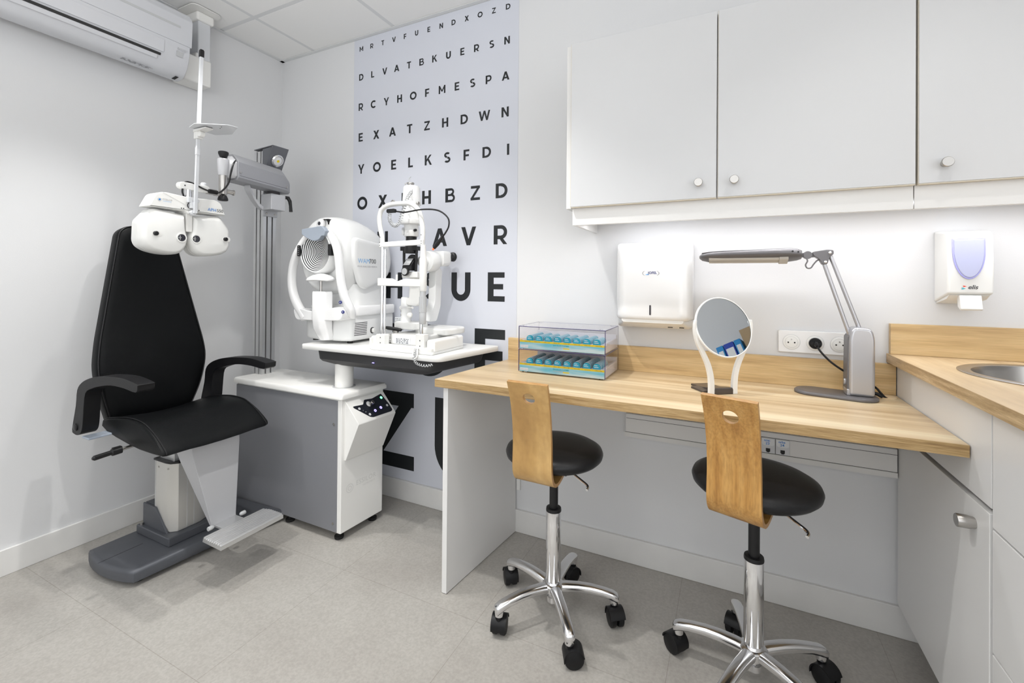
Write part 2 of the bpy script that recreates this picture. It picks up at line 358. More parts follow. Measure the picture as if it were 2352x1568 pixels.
# ================================================================== eye chart on the back wall
SW = 0.232
def arc(cx, cy, rx, ry, a0, a1, t, n=14):
    """thick elliptic arc as quads; t = (tx, ty) thickness"""
    q = []
    for i in range(n+1):
        a = math.radians(a0+(a1-a0)*i/n); c, s_ = math.cos(a), math.sin(a)
        q.append(((cx+rx*c, cy+ry*s_), (cx+(rx-t)*c, cy+(ry-t)*s_)))
    return [[q[i][0], q[i+1][0], q[i+1][1], q[i][1]] for i in range(n)]
def bar(x0, y0, x1, y1): return [[(x0, y0), (x1, y0), (x1, y1), (x0, y1)]]
def diag(x0, y0, x1, y1, w=None):
    w = w or 0.25
    return [[(x0, y0), (x0+w, y0), (x1+w, y1), (x1, y1)]]
def glyph(ch):
    t = SW; h = 0.185
    if ch == 'E': return 0.66, bar(0, 0, t, 1)+bar(t, 0, 0.66, h)+bar(t, 0.415, 0.60, 0.415+h)+bar(t, 1-h, 0.65, 1)
    if ch == 'F': return 0.64, bar(0, 0, t, 1)+bar(t, 0.36, 0.59, 0.36+h)+bar(t, 1-h, 0.64, 1)
    if ch == 'L': return 0.60, bar(0, 0, t, 1)+bar(t, 0, 0.60, h)
    if ch == 'I': return 0.2, bar(0, 0, t, 1)
    if ch == 'T': return 0.74, bar(0.27, 0, 0.27+t, 1-h)+bar(0, 1-h, 0.74, 1)
    if ch == 'H': return 0.80, bar(0, 0, t, 1)+bar(0.57, 0, 0.80, 1)+bar(t, 0.41, 0.60, 0.41+h)
    if ch == 'N': return 0.82, bar(0, 0, t, 1)+bar(0.59, 0, 0.82, 1)+[[(t, 1), (0, 1), (0.62, 0), (0.82, 0)], [(t, 1), (t, 0.72), (0.62, 0.0), (0.62, 0.28)]]
    if ch == 'M': return 1.0, bar(0, 0, 0.22, 1)+bar(0.78, 0, 1.0, 1)+[[(0.0, 1), (0.19, 1), (0.54, 0.36), (0.44, 0.2)], [(1.0, 1), (0.81, 1), (0.46, 0.36), (0.56, 0.2)]]
    if ch == 'Z': return 0.76, bar(0, 0, 0.76, h)+bar(0.02, 1-h, 0.75, 1)+[[(0, 0.13), (0.25, h), (0.75, 0.87), (0.5, 1-h)]]
    if ch == 'X': return 0.90, diag(0, 0, 0.62, 1, 0.27)+diag(0.64, 0, 0.02, 1, 0.27)
    if ch == 'Y': return 0.90, bar(0.34, 0, 0.55, 0.40)+[[(0.34, 0.36), (0.55, 0.36), (0.24, 1), (0, 1)], [(0.34, 0.36), (0.55, 0.36), (0.89, 1), (0.66, 1)]]
    if ch == 'V': return 0.94, [[(0.35, 0), (0.58, 0), (0.25, 1), (0, 1)], [(0.35, 0), (0.58, 0), (0.94, 1), (0.70, 1)]]
    if ch == 'W': return 1.34, [[(0.26, 0), (0.47, 0), (0.22, 1), (0, 1)], [(0.26, 0), (0.46, 0), (0.77, 1), (0.58, 1)], [(0.87, 0), (1.07, 0), (0.77, 1), (0.58, 1)], [(0.87, 0), (1.07, 0), (1.34, 1), (1.13, 1)]]
    if ch == 'A': return 0.98, [[(0, 0), (0.24, 0), (0.60, 1), (0.37, 1)], [(0.74, 0), (0.98, 0), (0.61, 1), (0.38, 1)]]+bar(0.22, 0.2, 0.76, 0.2+h)
    if ch == 'K': return 0.86, bar(0, 0, t, 1)+[[(0.17, 0.27), (0.17, 0.50), (0.58, 1), (0.82, 1)], [(0.30, 0.55), (0.44, 0.70), (0.86, 0), (0.62, 0)]]
    if ch == 'O': return 1.06, arc(0.53, 0.5, 0.53, 0.52, 0, 360, 0.225, 40)
    if ch == 'C': return 0.92, arc(0.52, 0.5, 0.52, 0.52, 48, 312, 0.225, 32)
    if ch == 'D': return 0.90, bar(0, 0, t, 1)+bar(t, 0, 0.42, h)+bar(t, 1-h, 0.42, 1)+arc(0.41, 0.5, 0.49, 0.5, -90, 90, 0.215, 24)
    if ch == 'U': return 0.80, bar(0, 0.38, t, 1)+bar(0.57, 0.38, 0.8, 1)+arc(0.4, 0.40, 0.40, 0.42, 180, 360, 0.225, 22)
    if ch in 'PR':
        q = bar(0, 0, t, 1)+bar(t, 1-h, 0.45, 1)+bar(t, 0.27, 0.45, 0.27+h)+arc(0.44, 0.635, 0.35, 0.365, -90, 90, 0.195, 18)
        if ch == 'R': q += [[(0.33, 0.30), (0.53, 0.33), (0.80, 0), (0.57, 0)]]
        return 0.80, q
    if ch == 'B': return 0.82, bar(0, 0, t, 1)+bar(t, 1-h*0.93, 0.48, 1)+bar(t, 0.44, 0.50, 0.59)+bar(t, 0, 0.52, h*0.93)+arc(0.47, 0.74, 0.28, 0.26, -90, 90, 0.16, 16)+arc(0.51, 0.295, 0.31, 0.295, -90, 90, 0.165, 16)
    if ch == 'S': return 0.74, arc(0.37, 0.735, 0.35, 0.275, 35, 265, 0.20, 22)+arc(0.37, 0.285, 0.37, 0.295, -145, 88, 0.205, 22)
    return 0.5, []
rows = [('MRTVFUENDXOZD', [.637, .711, .787, .863, .936, 1.01, 1.086, 1.161, 1.233, 1.308, 1.382, 1.456, 1.53], 2.392, 2.366),
        ('DLVATBKUERSN', [.638, .719, .803, .883, .963, 1.043, 1.123, 1.205, 1.285, 1.364, 1.446, 1.526], 2.242, 2.207),
        ('RCYHOFMESPA', [.637, .726, .816, .904, .992, 1.079, 1.169, 1.256, 1.344, 1.431, 1.52], 2.082, 2.042),
        ('EXATZHDWN', [.638, .748, .859, .971, 1.08, 1.189, 1.299, 1.41, 1.519], 1.919, 1.873),
        ('YOELKSFDI', [.644, .755, .869, .979, 1.09, 1.203, 1.313, 1.424, 1.535], 1.748, 1.697),
        ('OXPHBZD', [.654, .797, .951, 1.081, 1.222, 1.364, 1.504], 1.570, 1.502),
        ('KNPAVR', [.66, .799, .99, 1.163, 1.329, 1.500], 1.377, 1.289),
        ('OHSUE', [.705, .880, 1.118, 1.288, 1.480], 1.160, 1.025),
        ('TCE', [.80, 1.085, 1.449], .896, .648),
        ('ZU', [.870, 1.30], .544, .154)]
sheet = thing('eye_chart', 'tall pale blue wall chart with rows of black letters growing downwards', 'eye chart', (1.085, 0, 0.10))
obj('sheet', B().box(0.585, 1.585, -0.0015, 0.0, 0.10, 2.432), 'decal_sheet', sheet)
lb = B()
for s_, cs, zt, zb in rows:
    h = zt-zb
    for ch, cx in zip(s_, cs):
        w, polys = glyph(ch)
        for k, pl in enumerate(polys):
            lb.poly([(cx+(px-w/2)*h, -0.0019-0.00003*(k % 3), zb+py*h) for px, py in pl])
obj('lettering', lb, 'decal_black', sheet)

# ================================================================== air conditioner and its duct cover
ac = thing('air_conditioner', 'long white wall mounted air conditioner unit under the ceiling', 'air conditioner', (0.1, -1.05, 2.05))
YA, YB = -1.48, -0.625
prof = rpoly([(0.0, 2.335), (0.195, 2.335), (0.205, 2.30), (0.197, 2.155), (0.185, 2.10), (0.150, 2.052), (0.10, 2.045), (0.0, 2.09)], [0, .012, .02, .01, .02, .02, .02, 0], 4)
obj('casing', B().prism(prof, 'y', YA, YB), 'ac_white', ac, 0.003)
def ac_pt(t):
    """lower front line of the casing, t = 0 top .. 1 bottom"""
    a, b_ = Vector((0.2015, 2.235)), Vector((0.1965, 2.155)); return a+(b_-a)*t
fp = obj('front_panel', B().prism(rpoly([(0.196, 2.325), (0.2085, 2.30), (0.2030, 2.185), (0.194, 2.185)], .003, 2), 'y', YA, YB+0.004), 'ac_white', ac, 0.002)
obj('groove', B().prism([(0.2068, 2.252), (0.2074, 2.252), (0.2076, 2.262), (0.2070, 2.262)], 'y', YA, YB-0.045), 'light_grey_plastic', fp)
obj('air_slot', B().prism([(0.1850, 2.1035), (0.1890, 2.1130), (0.1925, 2.1120), (0.189, 2.1025)], 'y', YA, YB-0.115), 'dark_gap', ac)
obj('flap', B().prism([(0.190, 2.121), (0.1945, 2.120), (0.2005, 2.172), (0.196, 2.173)], 'y', YA, YB-0.105), 'ac_white', ac, 0.001)
obj('flap', B().prism([(0.1780, 2.0875), (0.1805, 2.0855), (0.1875, 2.1015), (0.184, 2.1035)], 'y', YA, YB-0.125), 'ac_white', ac, 0.001)
obj('sensor_window', B().prism([(0.1935, 2.128), (0.1965, 2.150), (0.1985, 2.150), (0.1945, 2.127)], 'y', YB-0.055, YB-0.03), 'light_grey_plastic', ac)
mk = B()
for a in (90, 210, 330):
    c, s_ = math.cos(math.radians(a))*0.003, math.sin(math.radians(a))*0.003
    y0, z0 = YB-0.050+c, 2.160+s_
    mk.poly([(0.2008, y0-0.0025, z0), (0.2008, y0, z0-0.003), (0.2008, y0+0.0025, z0), (0.2008, y0, z0+0.003)])
obj('emblem', mk, 'mark_grey', ac)
text('emblem_lettering', 'MITSUBISHI', 0.0062, (0.2006, YB-0.044, 2.160), (0, 1, 0), (0.06, 0, 1), 'mark_grey', ac)
text('emblem_lettering', 'ELECTRIC', 0.0062, (0.2004, YB-0.044, 2.154), (0, 1, 0), (0.06, 0, 1), 'mark_grey', ac)
rl = B()
random.seed(3)
for row in range(5):
    y = YB-0.235
    while y < YB-0.135:
        w = random.uniform(0.004, 0.02)
        x = 0.125+row*0.0055; z = 2.0478
        rl.quad((x, y, z), (x+0.002, y, z), (x+0.002, y+w, z), (x, y+w, z)); y += w+random.uniform(0.002, 0.012)
obj('rating_label', rl, 'mark_dark', ac)
obj('drain_vent', B().prism([(0.118, 2.0468), (0.150, 2.0512), (0.150, 2.0504), (0.118, 2.0452)], 'y', YB-0.035, YB-0.022), 'dark_gap', ac)
dc = thing('duct_cover', 'white boxed pipe cover running from the ceiling beside the air conditioner', 'duct cover', (0.05, -0.51, 2.07))
obj('channel', B().box(0.001, 0.10, -0.537, -0.478, 2.20, 2.42), 'cool_white_plastic', dc, 0.006)
obj('elbow', B().box(0.001, 0.104, -0.60, -0.474, 2.075, 2.205).box(0.001, 0.098, -0.545, -0.475, 2.19, 2.23), 'warm_white_plastic', dc, 0.008)
obj('ceiling_flange', B().box(0.001, 0.112, -0.549, -0.466, 2.385, 2.4305), 'warm_white_plastic', dc, 0.01)
obj('flange_plate', B().prism(rrect(0.001, 0.155, -0.59, -0.45, 0.03), 'z', 2.429, 2.4325), 'warm_white_plastic', dc)
# ================================================================== examination chair
CYC = -0.775
ch = thing('examination_chair', 'black leather examination chair with tall tapered back, armrests and metal footrest', 'chair', (0.37, CYC, 0))
bp = [(.215, -.45), (.213, -.975)] + [(.213+.309*t, -.975-.028*math.sin(PI*t)**0.8+.008*t) for t in (.15, .3, .45, .6, .75, .9)] + [(.524, -.966), (.545, -.716), (.600, -.43)]
def inset(pts, d):
    c = Vector((sum(p[0] for p in pts)/len(pts), sum(p[1] for p in pts)/len(pts))); out = []
    k = len(pts)
    for i in range(k):
        p = Vector(pts[i]); a = (p-Vector(pts[i-1])); b_ = (Vector(pts[(i+1) % k])-p)
        n = Vector((a.y, -a.x)).normalized()+Vector((b_.y, -b_.x)).normalized(); n.normalize()
        if n.dot(c-p) < 0: n = -n
        out.append(tuple(p+n*d))
    return out
bi = inset(bp, 0.014); bi2 = inset(bp, 0.004)
basep = obj('base_plate', B().loft([[(x, y, 0.019) for x, y in bi2], [(x, y, 0.022) for x, y in bp], [(x, y, 0.050) for x, y in bp], [(x, y, 0.060) for x, y in bi2], [(x, y, 0.064) for x, y in bi]]), 'plate_grey', ch, ang=50)
for x, y in ((.25, -.93), (.48, -.93), (.26, -.5), (.54, -.5)): obj('floor_glide', B().cyl((x, y, 0), (x, y, 0.02), 0.014), 'rubber', basep)
obj('plate_seam', B().box(.352, .3535, -1.002, -.86, .0641, .0645), 'dark_gap', basep)
foot = obj('column_foot', B().box(.240, .478, -.832, -.665, .0645, .098), 'plate_grey', ch, 0.004)
obj('foot_guard', B().prism([(-.805, .098), (-.805, .100), (-.70, .100), (-.70, .185), (-.805, .185)], 'x', .255, .318).prism([(.255, .098), (.43, .098), (.345, .185), (.255, .185)], 'y', -.815, -.808), 'plate_grey', foot, 0.002)
obj('bolt', B().cyl((.262, -.822, .098), (.262, -.822, .107), 0.006), 'brushed_steel', foot)
oct_ = [(.325, -.665), (.325, -.808), (.405, -.808), (.430, -.803), (.450, -.785), (.450, -.70), (.435, -.665)]
col = obj('lifting_column', B().prism(oct_, 'z', .098, .375), 'aluminium_warm', ch, 0.003)
obj('seam_line', B().box(.332, .3345, -.8088, -.806, .10, .375).box(.4488, .4508, -.752, -.7505, .10, .375).box(.4488, .4508, -.725, -.7235, .10, .375), 'light_grey_plastic', col)
for p, n in (((.355, -.8085, .350), (0, -1, 0)), ((.418, -.8065, .352), (.4, -1, 0)), ((.4505, -.765, .358), (1, 0, 0))):
    obj('screw', B().lathe([(0.0038, 0), (0.0038, .0015), (.002, .002)], p, n, 12), 'brushed_steel', col)
obj('inner_column', B().box(.338, .432, -.795, -.68, .37, .52).box(.432, .437, -.795, -.772, .37, .52).box(.432, .437, -.76, -.68, .37, .52), 'aluminium', ch, 0.002)
obj('column_rim', B().prism([(x+(.0045 if x > .38 else -.0035), y+(.003 if y > -.74 else -.003)) for x, y in oct_], 'z', .3735, .381), 'black_plastic', col)
obj('seat_pan', B().box(.32, .60, -.92, -.63, .495, .515), 'black_plastic', ch, 0.004)
# seat: side profile swept across, slightly hollow in the middle
sp = [(.290, .556), (.296, .578), (.340, .588), (.400, .598), (.475, .606), (.530, .606), (.575, .600), (.615, .585), (.655, .564), (.690, .540), (.712, .522), (.716, .513), (.708, .507), (.640, .505), (.560, .506), (.480, .513), (.400, .524), (.330, .538)]
rings = []
ysec = [(-.972, .93), (-.968, .97), (-.958, 1), (-.90, .985), (-.84, .965), (-.775, .96), (-.71, .965), (-.65, .985), (-.596, 1), (-.586, .97), (-.582, .93)]
for y, k in ysec:
    cxs, czs = .50, .555; r_ = []
    for i, (x, z) in enumerate(sp):
        if k in (.93, .97) : r_.append((cxs+(x-cxs)*(0.5+0.5*k), y, czs+(z-czs)*(2*k-1 if k < .96 else k)))
        else:
            dz = 0.0 if i > 11 else -(1-k)*0.35*(1 if x < .66 else .5)
            r_.append((x, y, z+dz))
    rings.append(r_)
seat = obj('seat', B().loft(rings), 'black_leather', ch, ang=60)
for y in (-.9625, -.5925):
    obj('piping', B().tube([(p.x, y, p.y+.001) for p in spline([(a, b_, 0) for a, b_ in sp[1:12]], 4)], 0.0022, 6), 'soft_black', seat)
# back: tapered panel leaning backwards
bo = rpoly([(-.158, 0), (-.184, .10), (-.201, .215), (-.192, .30), (-.104, .770), (-.072, .796), (.072, .796), (.104, .770), (.192, .30), (.201, .215), (.176, .10), (.132, 0)], [.02, .05, .08, .08, .05, .03, .03, .05, .08, .08, .05, .02], 4)
def back_pt(w, h, d):
    lean = math.atan2(.125, .796); bow = 0.016*math.sin(PI*min(1, h/.45)) if h < .45 else 0.0
    x = .292 - h*math.sin(lean) + bow + d*math.cos(lean); z = .556 + h*math.cos(lean) + d*math.sin(lean)
    return (x, CYC-.010+.014*h/.8+w, z)
def binset(d):
    c = Vector((0, .36)); out = []; k = len(bo)
    for i in range(k):
        p = Vector(bo[i]); a = p-Vector(bo[i-1]); b_ = Vector(bo[(i+1) % k])-p
        if a.length < 1e-6: a = b_
        if b_.length < 1e-6: b_ = a
        n = Vector((a.y, -a.x)).normalized()+Vector((b_.y, -b_.x)).normalized(); n.normalize()
        if n.dot(c-p) < 0: n = -n
        out.append(p+n*d)
    return out
br_ = []
for ins, dep in ((.022, -.066), (.006, -.060), (0, -.045), (0, -.012), (.004, -.003), (.012, .002), (-.86, .005), (-.72, .008), (-.5, .011), (-.25, .0125)):
    q = binset(ins) if ins >= 0 else [Vector((p[0]*-ins, .38+(p[1]-.38)*-ins)) for p in bo]
    br_.append([back_pt(p[0], p[1], dep) for p in q])
back = obj('backrest', B().loft(br_), 'black_leather', ch, ang=65)
obj('piping', B().tube([back_pt(p[0], p[1], .0) for p in binset(.004)], 0.0024, 6, closed=True), 'soft_black', back)
obj('back_bracket', B().box(.22, .36, -.83, -.72, .525, .545).prism([(.21, .53), (.235, .525), (.205, .78), (.185, .78)], 'y', -.83, -.72), 'black_plastic', ch, 0.004)
# armrests: upright, then an arched pad
ap = [(.252, .556), (.278, .647), (.287, .705), (.320, .736), (.380, .758), (.450, .771), (.530, .778), (.610, .780), (.695, .770), (.702, .763), (.690, .742), (.612, .748), (.530, .748), (.460, .738), (.395, .722), (.350, .700), (.338, .640), (.332, .584), (.322, .556), (.298, .541), (.268, .541)]
for y0, y1 in ((-1.043, -.993), (-.592, -.542)):
    a_ = obj('armrest', B().prism([(p.x, p.y) for p in spline([(x, z, 0) for x, z in ap], 3, True)], 'y', y0, y1), 'soft_black', ch, 0.009, 3, ang=50)
    yo = y0-.001 if y0 < CYC else y1+.001
    obj('pivot_cap', B().lathe([(.0, -.002), (.013, -.002), (.013, .002), (.010, .004), (0, .0045)], (.283, yo, .568), (0, -1 if y0 < CYC else 1, 0), 20), 'black_plastic', a_)
for s_, y0, y1 in ((-1, -1.04, -.95), (1, -.60, -.545)):
    obj('arm_bracket', B().box(.318, .372, min(y0, y1), max(y0, y1), .532, .540), 'visor_blue', ch, 0.003)
# tilt lever
lv = obj('tilt_lever', B().tube([(.47, -.90, .505), (.47, -.965, .500), (.47, -1.0, .498)], .006, 10), 'brushed_steel', ch)
obj('lever_grip', B().tube([(.47, -.985, .4985), (.47, -1.012, .497), (.47, -1.016, .497), (.47, -1.062, .494), (.47, -1.068, .494)], .01, 12, rs=[.013, .013, .0085, .009, .004]).box(.462, .478, -1.01, -.985, .497, .512), 'black_plastic', lv)
# footrest with its support
fsl = [(.560, -.862, .505), (.560, -.862, .49), (.585, -.850, .43), (.605, -.800, .30), (.628, -.768, .172), (.630, -.768, .160), (.654, -.778, .160), (.653, -.776, .172), (.657, -.850, .465), (.655, -.850, .505)]
fsr = [(.560, -.668, .505), (.560, -.668, .49), (.585, -.672, .43), (.605, -.680, .30), (.628, -.680, .172), (.630, -.680, .160), (.654, -.677, .160), (.653, -.677, .172), (.657, -.668, .465), (.655, -.668, .505)]
fs = obj('footrest_support', B().loft([fsl, fsr]), 'silver_paint', ch, 0.003, ang=25)
fr = [(.716, .156)]
n = 9
for i in range(n):
    x0 = .722+i*(.106/n); x1 = .722+(i+1)*(.106/n)
    fr += [(x0, .1710), (x0+.0025, .1755), (x1-.0045, .1755), (x1-.002, .1710)]
fr += [(.833, .171), (.833, .156)]
ft = B(); ya, yb = -.846, -.600
rg = []
for y, k in ((ya, 1), (ya+.002, 0), (yb-.002, 0), (yb, 1)):
    rg.append([(x, y + ((.004 if y < CYC+.05 else -.012)*(max(0, .755-x)/.04) if x < .755 else 0), z-(.001*k)) for x, z in fr])
ft.loft(rg)
foot_r = obj('footrest', ft, 'aluminium', ch, ang=25)
obj('hinge_plate', B().box(.640, .735, -.765, -.680, .157, .1655), 'aluminium', foot_r, 0.001)
for y in (-.786, -.664): obj('hinge_pin', B().lathe([(.004, -.010), (.006, -.008), (.008, -.002), (.008, .010), (.007, .012)], (.672, y, .168), (0, -1 if y < -.72 else 1, 0), 16), 'light_grey_plastic', foot_r)
# ================================================================== refraction unit: cabinet, column, arm, instrument table
ru = thing('refraction_unit', 'white and grey instrument stand with aluminium column, swing arm and sliding table', 'instrument stand', (0.62, -0.31, 0))
cbx = [(.258, -.424), (.966, -.428), (.984, -.192), (.272, -.192)]
cabn = obj('cabinet', B().prism(cbx, 'z', .036, .609), 'warm_white_plastic', ru, 0.004)
obj('side_panel', B().box(.262, .945, -.4305, -.424, .040, .602), 'panel_grey', ru, 0.001)
for x, z in ((.925, .50), (.925, .075), (.285, .50)): obj('screw', B().lathe([(.005, 0), (.005, .0015), (.0025, .002)], (x, -.4308, z), (0, -1, 0), 12), 'brushed_steel', cabn)
for x, y in ((.93, -.40), (.95, -.22), (.30, -.40), (.30, -.22), (.62, -.40)): obj('foot', B().lathe([(.018, 0), (.02, .004), (.02, .012), (.010, .014), (.010, .036)], (x, y, 0), (0, 0, 1), 20), 'rubber', ru)
top_o = [(.246, -.440), (.978, -.440), (.998, -.180), (.262, -.180)]
obj('cabinet_top', B().loft([[(x, y, .611) for x, y in rpoly(top_o, .012)], [(x, y, .625) for x, y in rpoly(top_o, .012)], [(x, y, .634) for x, y in rpoly(inset(top_o, .006), .012)], [(x, y, .6355) for x, y in rpoly(inset(top_o, .010), .012)]]), 'warm_white_plastic', ru, ang=50)
# console housing that leans out of the end face
hy0, hy1 = -.412, -.198
hp = [(.970, .600), (1.046, .514), (1.048, .508), (.976, .345), (.96, .345), (.96, .600)]
hous = obj('console_housing', B().loft([[(x, hy0, z) for x, z in hp], [(x+(.016 if x > .965 else 0), hy1, z) for x, z in hp]]), 'warm_white_plastic', ru, 0.002)
du = Vector((1.046-.970, 0, .514-.600)).normalized()
def cons(u, v, d=0.0):
    """point on the sloped console face: u 0..1 along the face from left to right, v 0..1 downwards"""
    y = hy0+(hy1-hy0)*u; sh = .016*u
    return Vector((.970+sh, y, .600))+du*(.114*v)+Vector((-du.z, 0, du.x))*d
cpoly = [(.09, .30), (.34, .34), (.42, .16), (.62, .20), (.90, .10), (.95, .62), (.95, .90), (.90, .95), (.40, .95), (.34, .90), (.09, .36)]
cp = obj('control_panel', B().loft([[cons(u, v, -.001) for u, v in rpoly(cpoly, .03, 3)], [cons(u, v, .0012) for u, v in rpoly(cpoly, .03, 3)]]), 'panel_black', hous)
nrm = Vector((-du.z, 0, du.x))
obj('dial_ring', B().lathe([(.0115, 0), (.013, .0006), (.009, .0008)], cons(.47, .38, .0012), nrm, 24), 'mark_white', cp)
kn = obj('dial_knob', B().lathe([(.008, 0), (.008, .012), (.0088, .013), (.0088, .020), (.007, .0215), (0, .0215)], cons(.50, .42, .0012), nrm, 24), 'brushed_steel', cp)
def ringm(name, u, v, m, r=.0055):
    obj(name, B().lathe([(r*.55, 0), (r*.55, .0008), (r, .0008), (r, 0)], cons(u, v, .0013), nrm, 20, cap=False), m, cp)
ringm('button_light', .85, .27, 'led_green', .006); obj('button_core', B().lathe([(.0032, 0), (.0032, .001)], cons(.85, .27, .0013), nrm, 14), 'led_green', cp)
for u, v in ((.53, .72), (.70, .67)): ringm('button_light', u, v, 'led_blue', .006)
for u, v in ((.20, .46), (.36, .80), (.88, .66)):
    ringm('button_ring', u, v, 'mark_white', .0058); obj('button_core', B().lathe([(.002, 0), (.002, .001)], cons(u, v, .0013), nrm, 10), 'mark_white', cp)
obj('level_dots', B().lathe([(.0012, 0), (.0012, .001)], cons(.26, .57, .0013), nrm, 8).lathe([(.0016, 0), (.0016, .001)], cons(.30, .66, .0013), nrm, 8), 'mark_white', cp)
# embossed maker's mark on the end panel
def endp(u, z, d=0.0): return Vector((.966+(.984-.966)*u, -.428+(.236)*u, z))+Vector((.997, -.076, 0))*d
exd = (endp(1, 0)-endp(0, 0)).normalized()
eb_ = B()
for R, r_ in ((.019, .0165), (.010, .0075)):
    k = 28; c = endp(.20, .215, .0006)
    eb_.add([c+exd*q*math.cos(2*PI*i/k)+Vector((0, 0, 1))*q*math.sin(2*PI*i/k) for q in (R, r_) for i in range(k)], [(i, (i+1) % k, k+(i+1) % k, k+i) for i in range(k)])
obj('embossed_rings', eb_, 'emboss', cabn)
text('embossed_lettering', 'ESSILOR', .030, endp(.34, .214), exd, (0, 0, 1), 'emboss', cabn, lift=.0007, spacing=1.08)
text('embossed_lettering', 'INSTRUMENTS', .011, endp(.50, .198), exd, (0, 0, 1), 'emboss', cabn, lift=.0007)
# aluminium column with slots
cx0, cx1, cy0, cy1 = .242, .316, -.338, -.266
cs = []
def slot_side(p0, p1, nx, ny):
    """outline along one side with two undercut slots"""
    p0 = Vector(p0); p1 = Vector(p1); d = p1-p0; out = [p0]
    for t in (.30, .70):
        out += [p0+d*(t-.055), p0+d*(t-.055)+Vector((nx, ny))*.008, p0+d*(t+.055)+Vector((nx, ny))*.008, p0+d*(t+.055)]
    return out
for a_, b_, n_ in (((cx0, cy0), (cx1, cy0), (0, 1)), ((cx1, cy0), (cx1, cy1), (-1, 0)), ((cx1, cy1), (cx0, cy1), (0, -1)), ((cx0, cy1), (cx0, cy0), (1, 0))): cs += slot_side(a_, b_, *n_)
clm = obj('column', B().prism([tuple(p) for p in cs], 'z', .634, 1.772), 'aluminium', ru)
sl = B()
for t in (.30, .70):
    x = cx0+(cx1-cx0)*t; y = cy0+(cy1-cy0)*t; w = (cx1-cx0)*.058; w2 = (cy1-cy0)*.058
    sl.box(x-w, x+w, cy0+.0065, cy0+.009, .636, 1.771).box(cx1-.009, cx1-.0065, y-w2, y+w2, .636, 1.771)
obj('slot_lining', sl, 'slot_dark', clm)
# bracket, clamp lever
bk = obj('arm_bracket', B().box(.316, .396, -.352, -.272, 1.468, 1.548).box(.316, .323, -.345, -.262, 1.440, 1.56), 'silver_paint', ru, 0.006, 3)
obj('bolt', B().lathe([(.006, 0), (.006, .002), (.003, .003)], (.323, -.325, 1.454), (1, 0, 0), 12).lathe([(.006, 0), (.006, .002), (.003, .003)], (.323, -.278, 1.454), (1, 0, 0), 12), 'brushed_steel', bk)
obj('clamp_lever', B().tube([(.380, -.282, 1.532), (.384, -.266, 1.541), (.388, -.252, 1.541), (.392, -.244, 1.525), (.396, -.243, 1.500), (.398, -.242, 1.470)], .01, 12, rs=[.009, .009, .010, .009, .0075, .0085]), 'black_plastic', ru)
obj('pivot', B().cyl((.356, -.312, 1.545), (.356, -.312, 1.57), .03), 'slot_dark', ru)
# arm
A0, A1 = Vector((.352, -.252)), Vector((.423, -.585)); ad = (A1-A0).normalized(); an = Vector((-ad.y, ad.x))
asec = [(-.036, 1.562), (.036, 1.562), (.046, 1.576), (.046, 1.645), (.032, 1.664), (.014, 1.682), (-.030, 1.682), (-.046, 1.648), (-.046, 1.576)]
if an.x < 0: an = -an
def armp(t, u, z): p = A0+ad*t+an*u; return (p.x, p.y, z)
LEN = (A1-A0).length
arm = obj('arm', B().loft([[armp(.000, u*.86, 1.56+(z-1.56)*.60) for u, z in asec], [armp(.012, u*.96, 1.56+(z-1.56)*.74) for u, z in asec], [armp(.040, u, z) for u, z in asec], [armp(LEN-.012, u, z) for u, z in asec]]), 'arm_grey', ru, 0.0015, ang=25)
obj('arm_end', B().loft([[armp(LEN-.012, u*.86, 1.62+(z-1.62)*.86) for u, z in asec], [armp(LEN+.002, u*.80, 1.615+(z-1.62)*.80) for u, z in asec], [armp(LEN+.022, u*.45, 1.610+(z-1.62)*.75) for u, z in asec]]), 'silver_paint', arm, 0.002)
obj('seam_line', B().loft([[armp(.03, .0462, z) for z in (1.584, 1.5855)]+[armp(.03, .044, z) for z in (1.5855, 1.584)], [armp(LEN-.02, .0462, z) for z in (1.584, 1.5855)]+[armp(LEN-.02, .044, z) for z in (1.5855, 1.584)]]), 'slot_dark', arm)
for t, z in ((.03, 1.592), (LEN-.025, 1.600)):
    obj('screw', B().lathe([(.005, 0), (.005, .002), (.0025, .0025)], armp(t, .046, z), (an.x, an.y, 0), 12), 'brushed_steel', arm)
obj('release_handle', B().loft([[armp(t, u, z) for u, z in ((-w, zz), (w, zz), (w, zz-.02), (-w, zz-.02))] for t, zz, w in ((.235, 1.566, .016), (.222, 1.545, .015), (.200, 1.515, .013), (.175, 1.492, .012), (.150, 1.478, .010), (.140, 1.478, .008))]), 'silver_paint', arm, 0.002)
PX, PY = .436, -.613
hold = obj('post_holder', B().lathe([(.018, 1.575), (.021, 1.59), (.0235, 1.642), (.021, 1.648), (0, 1.648)], (PX, PY, 0), (0, 0, 1), 28).box(.414, .444, -.612, -.572, 1.575, 1.642), 'silver_paint', ru)
obj('post', B().lathe([(.016, 1.492), (.0165, 1.494), (.0165, 1.578)], (PX, PY, 0), (0, 0, 1), 28), 'brushed_steel', ru)
for z, s_ in ((1.648, 1), (1.492, -1)):
    obj('clamp_knob', B().lathe([(.007, 0), (.007, .006 if s_ > 0 else .002), (.014, .008 if s_ > 0 else .004), (.020, .022 if s_ > 0 else .018), (.0205, .030 if s_ > 0 else .026), (.017, .033 if s_ > 0 else .028), (0, .033 if s_ > 0 else .029)], (PX, PY, z), (0, 0, s_), 24), 'black_plastic', ru)
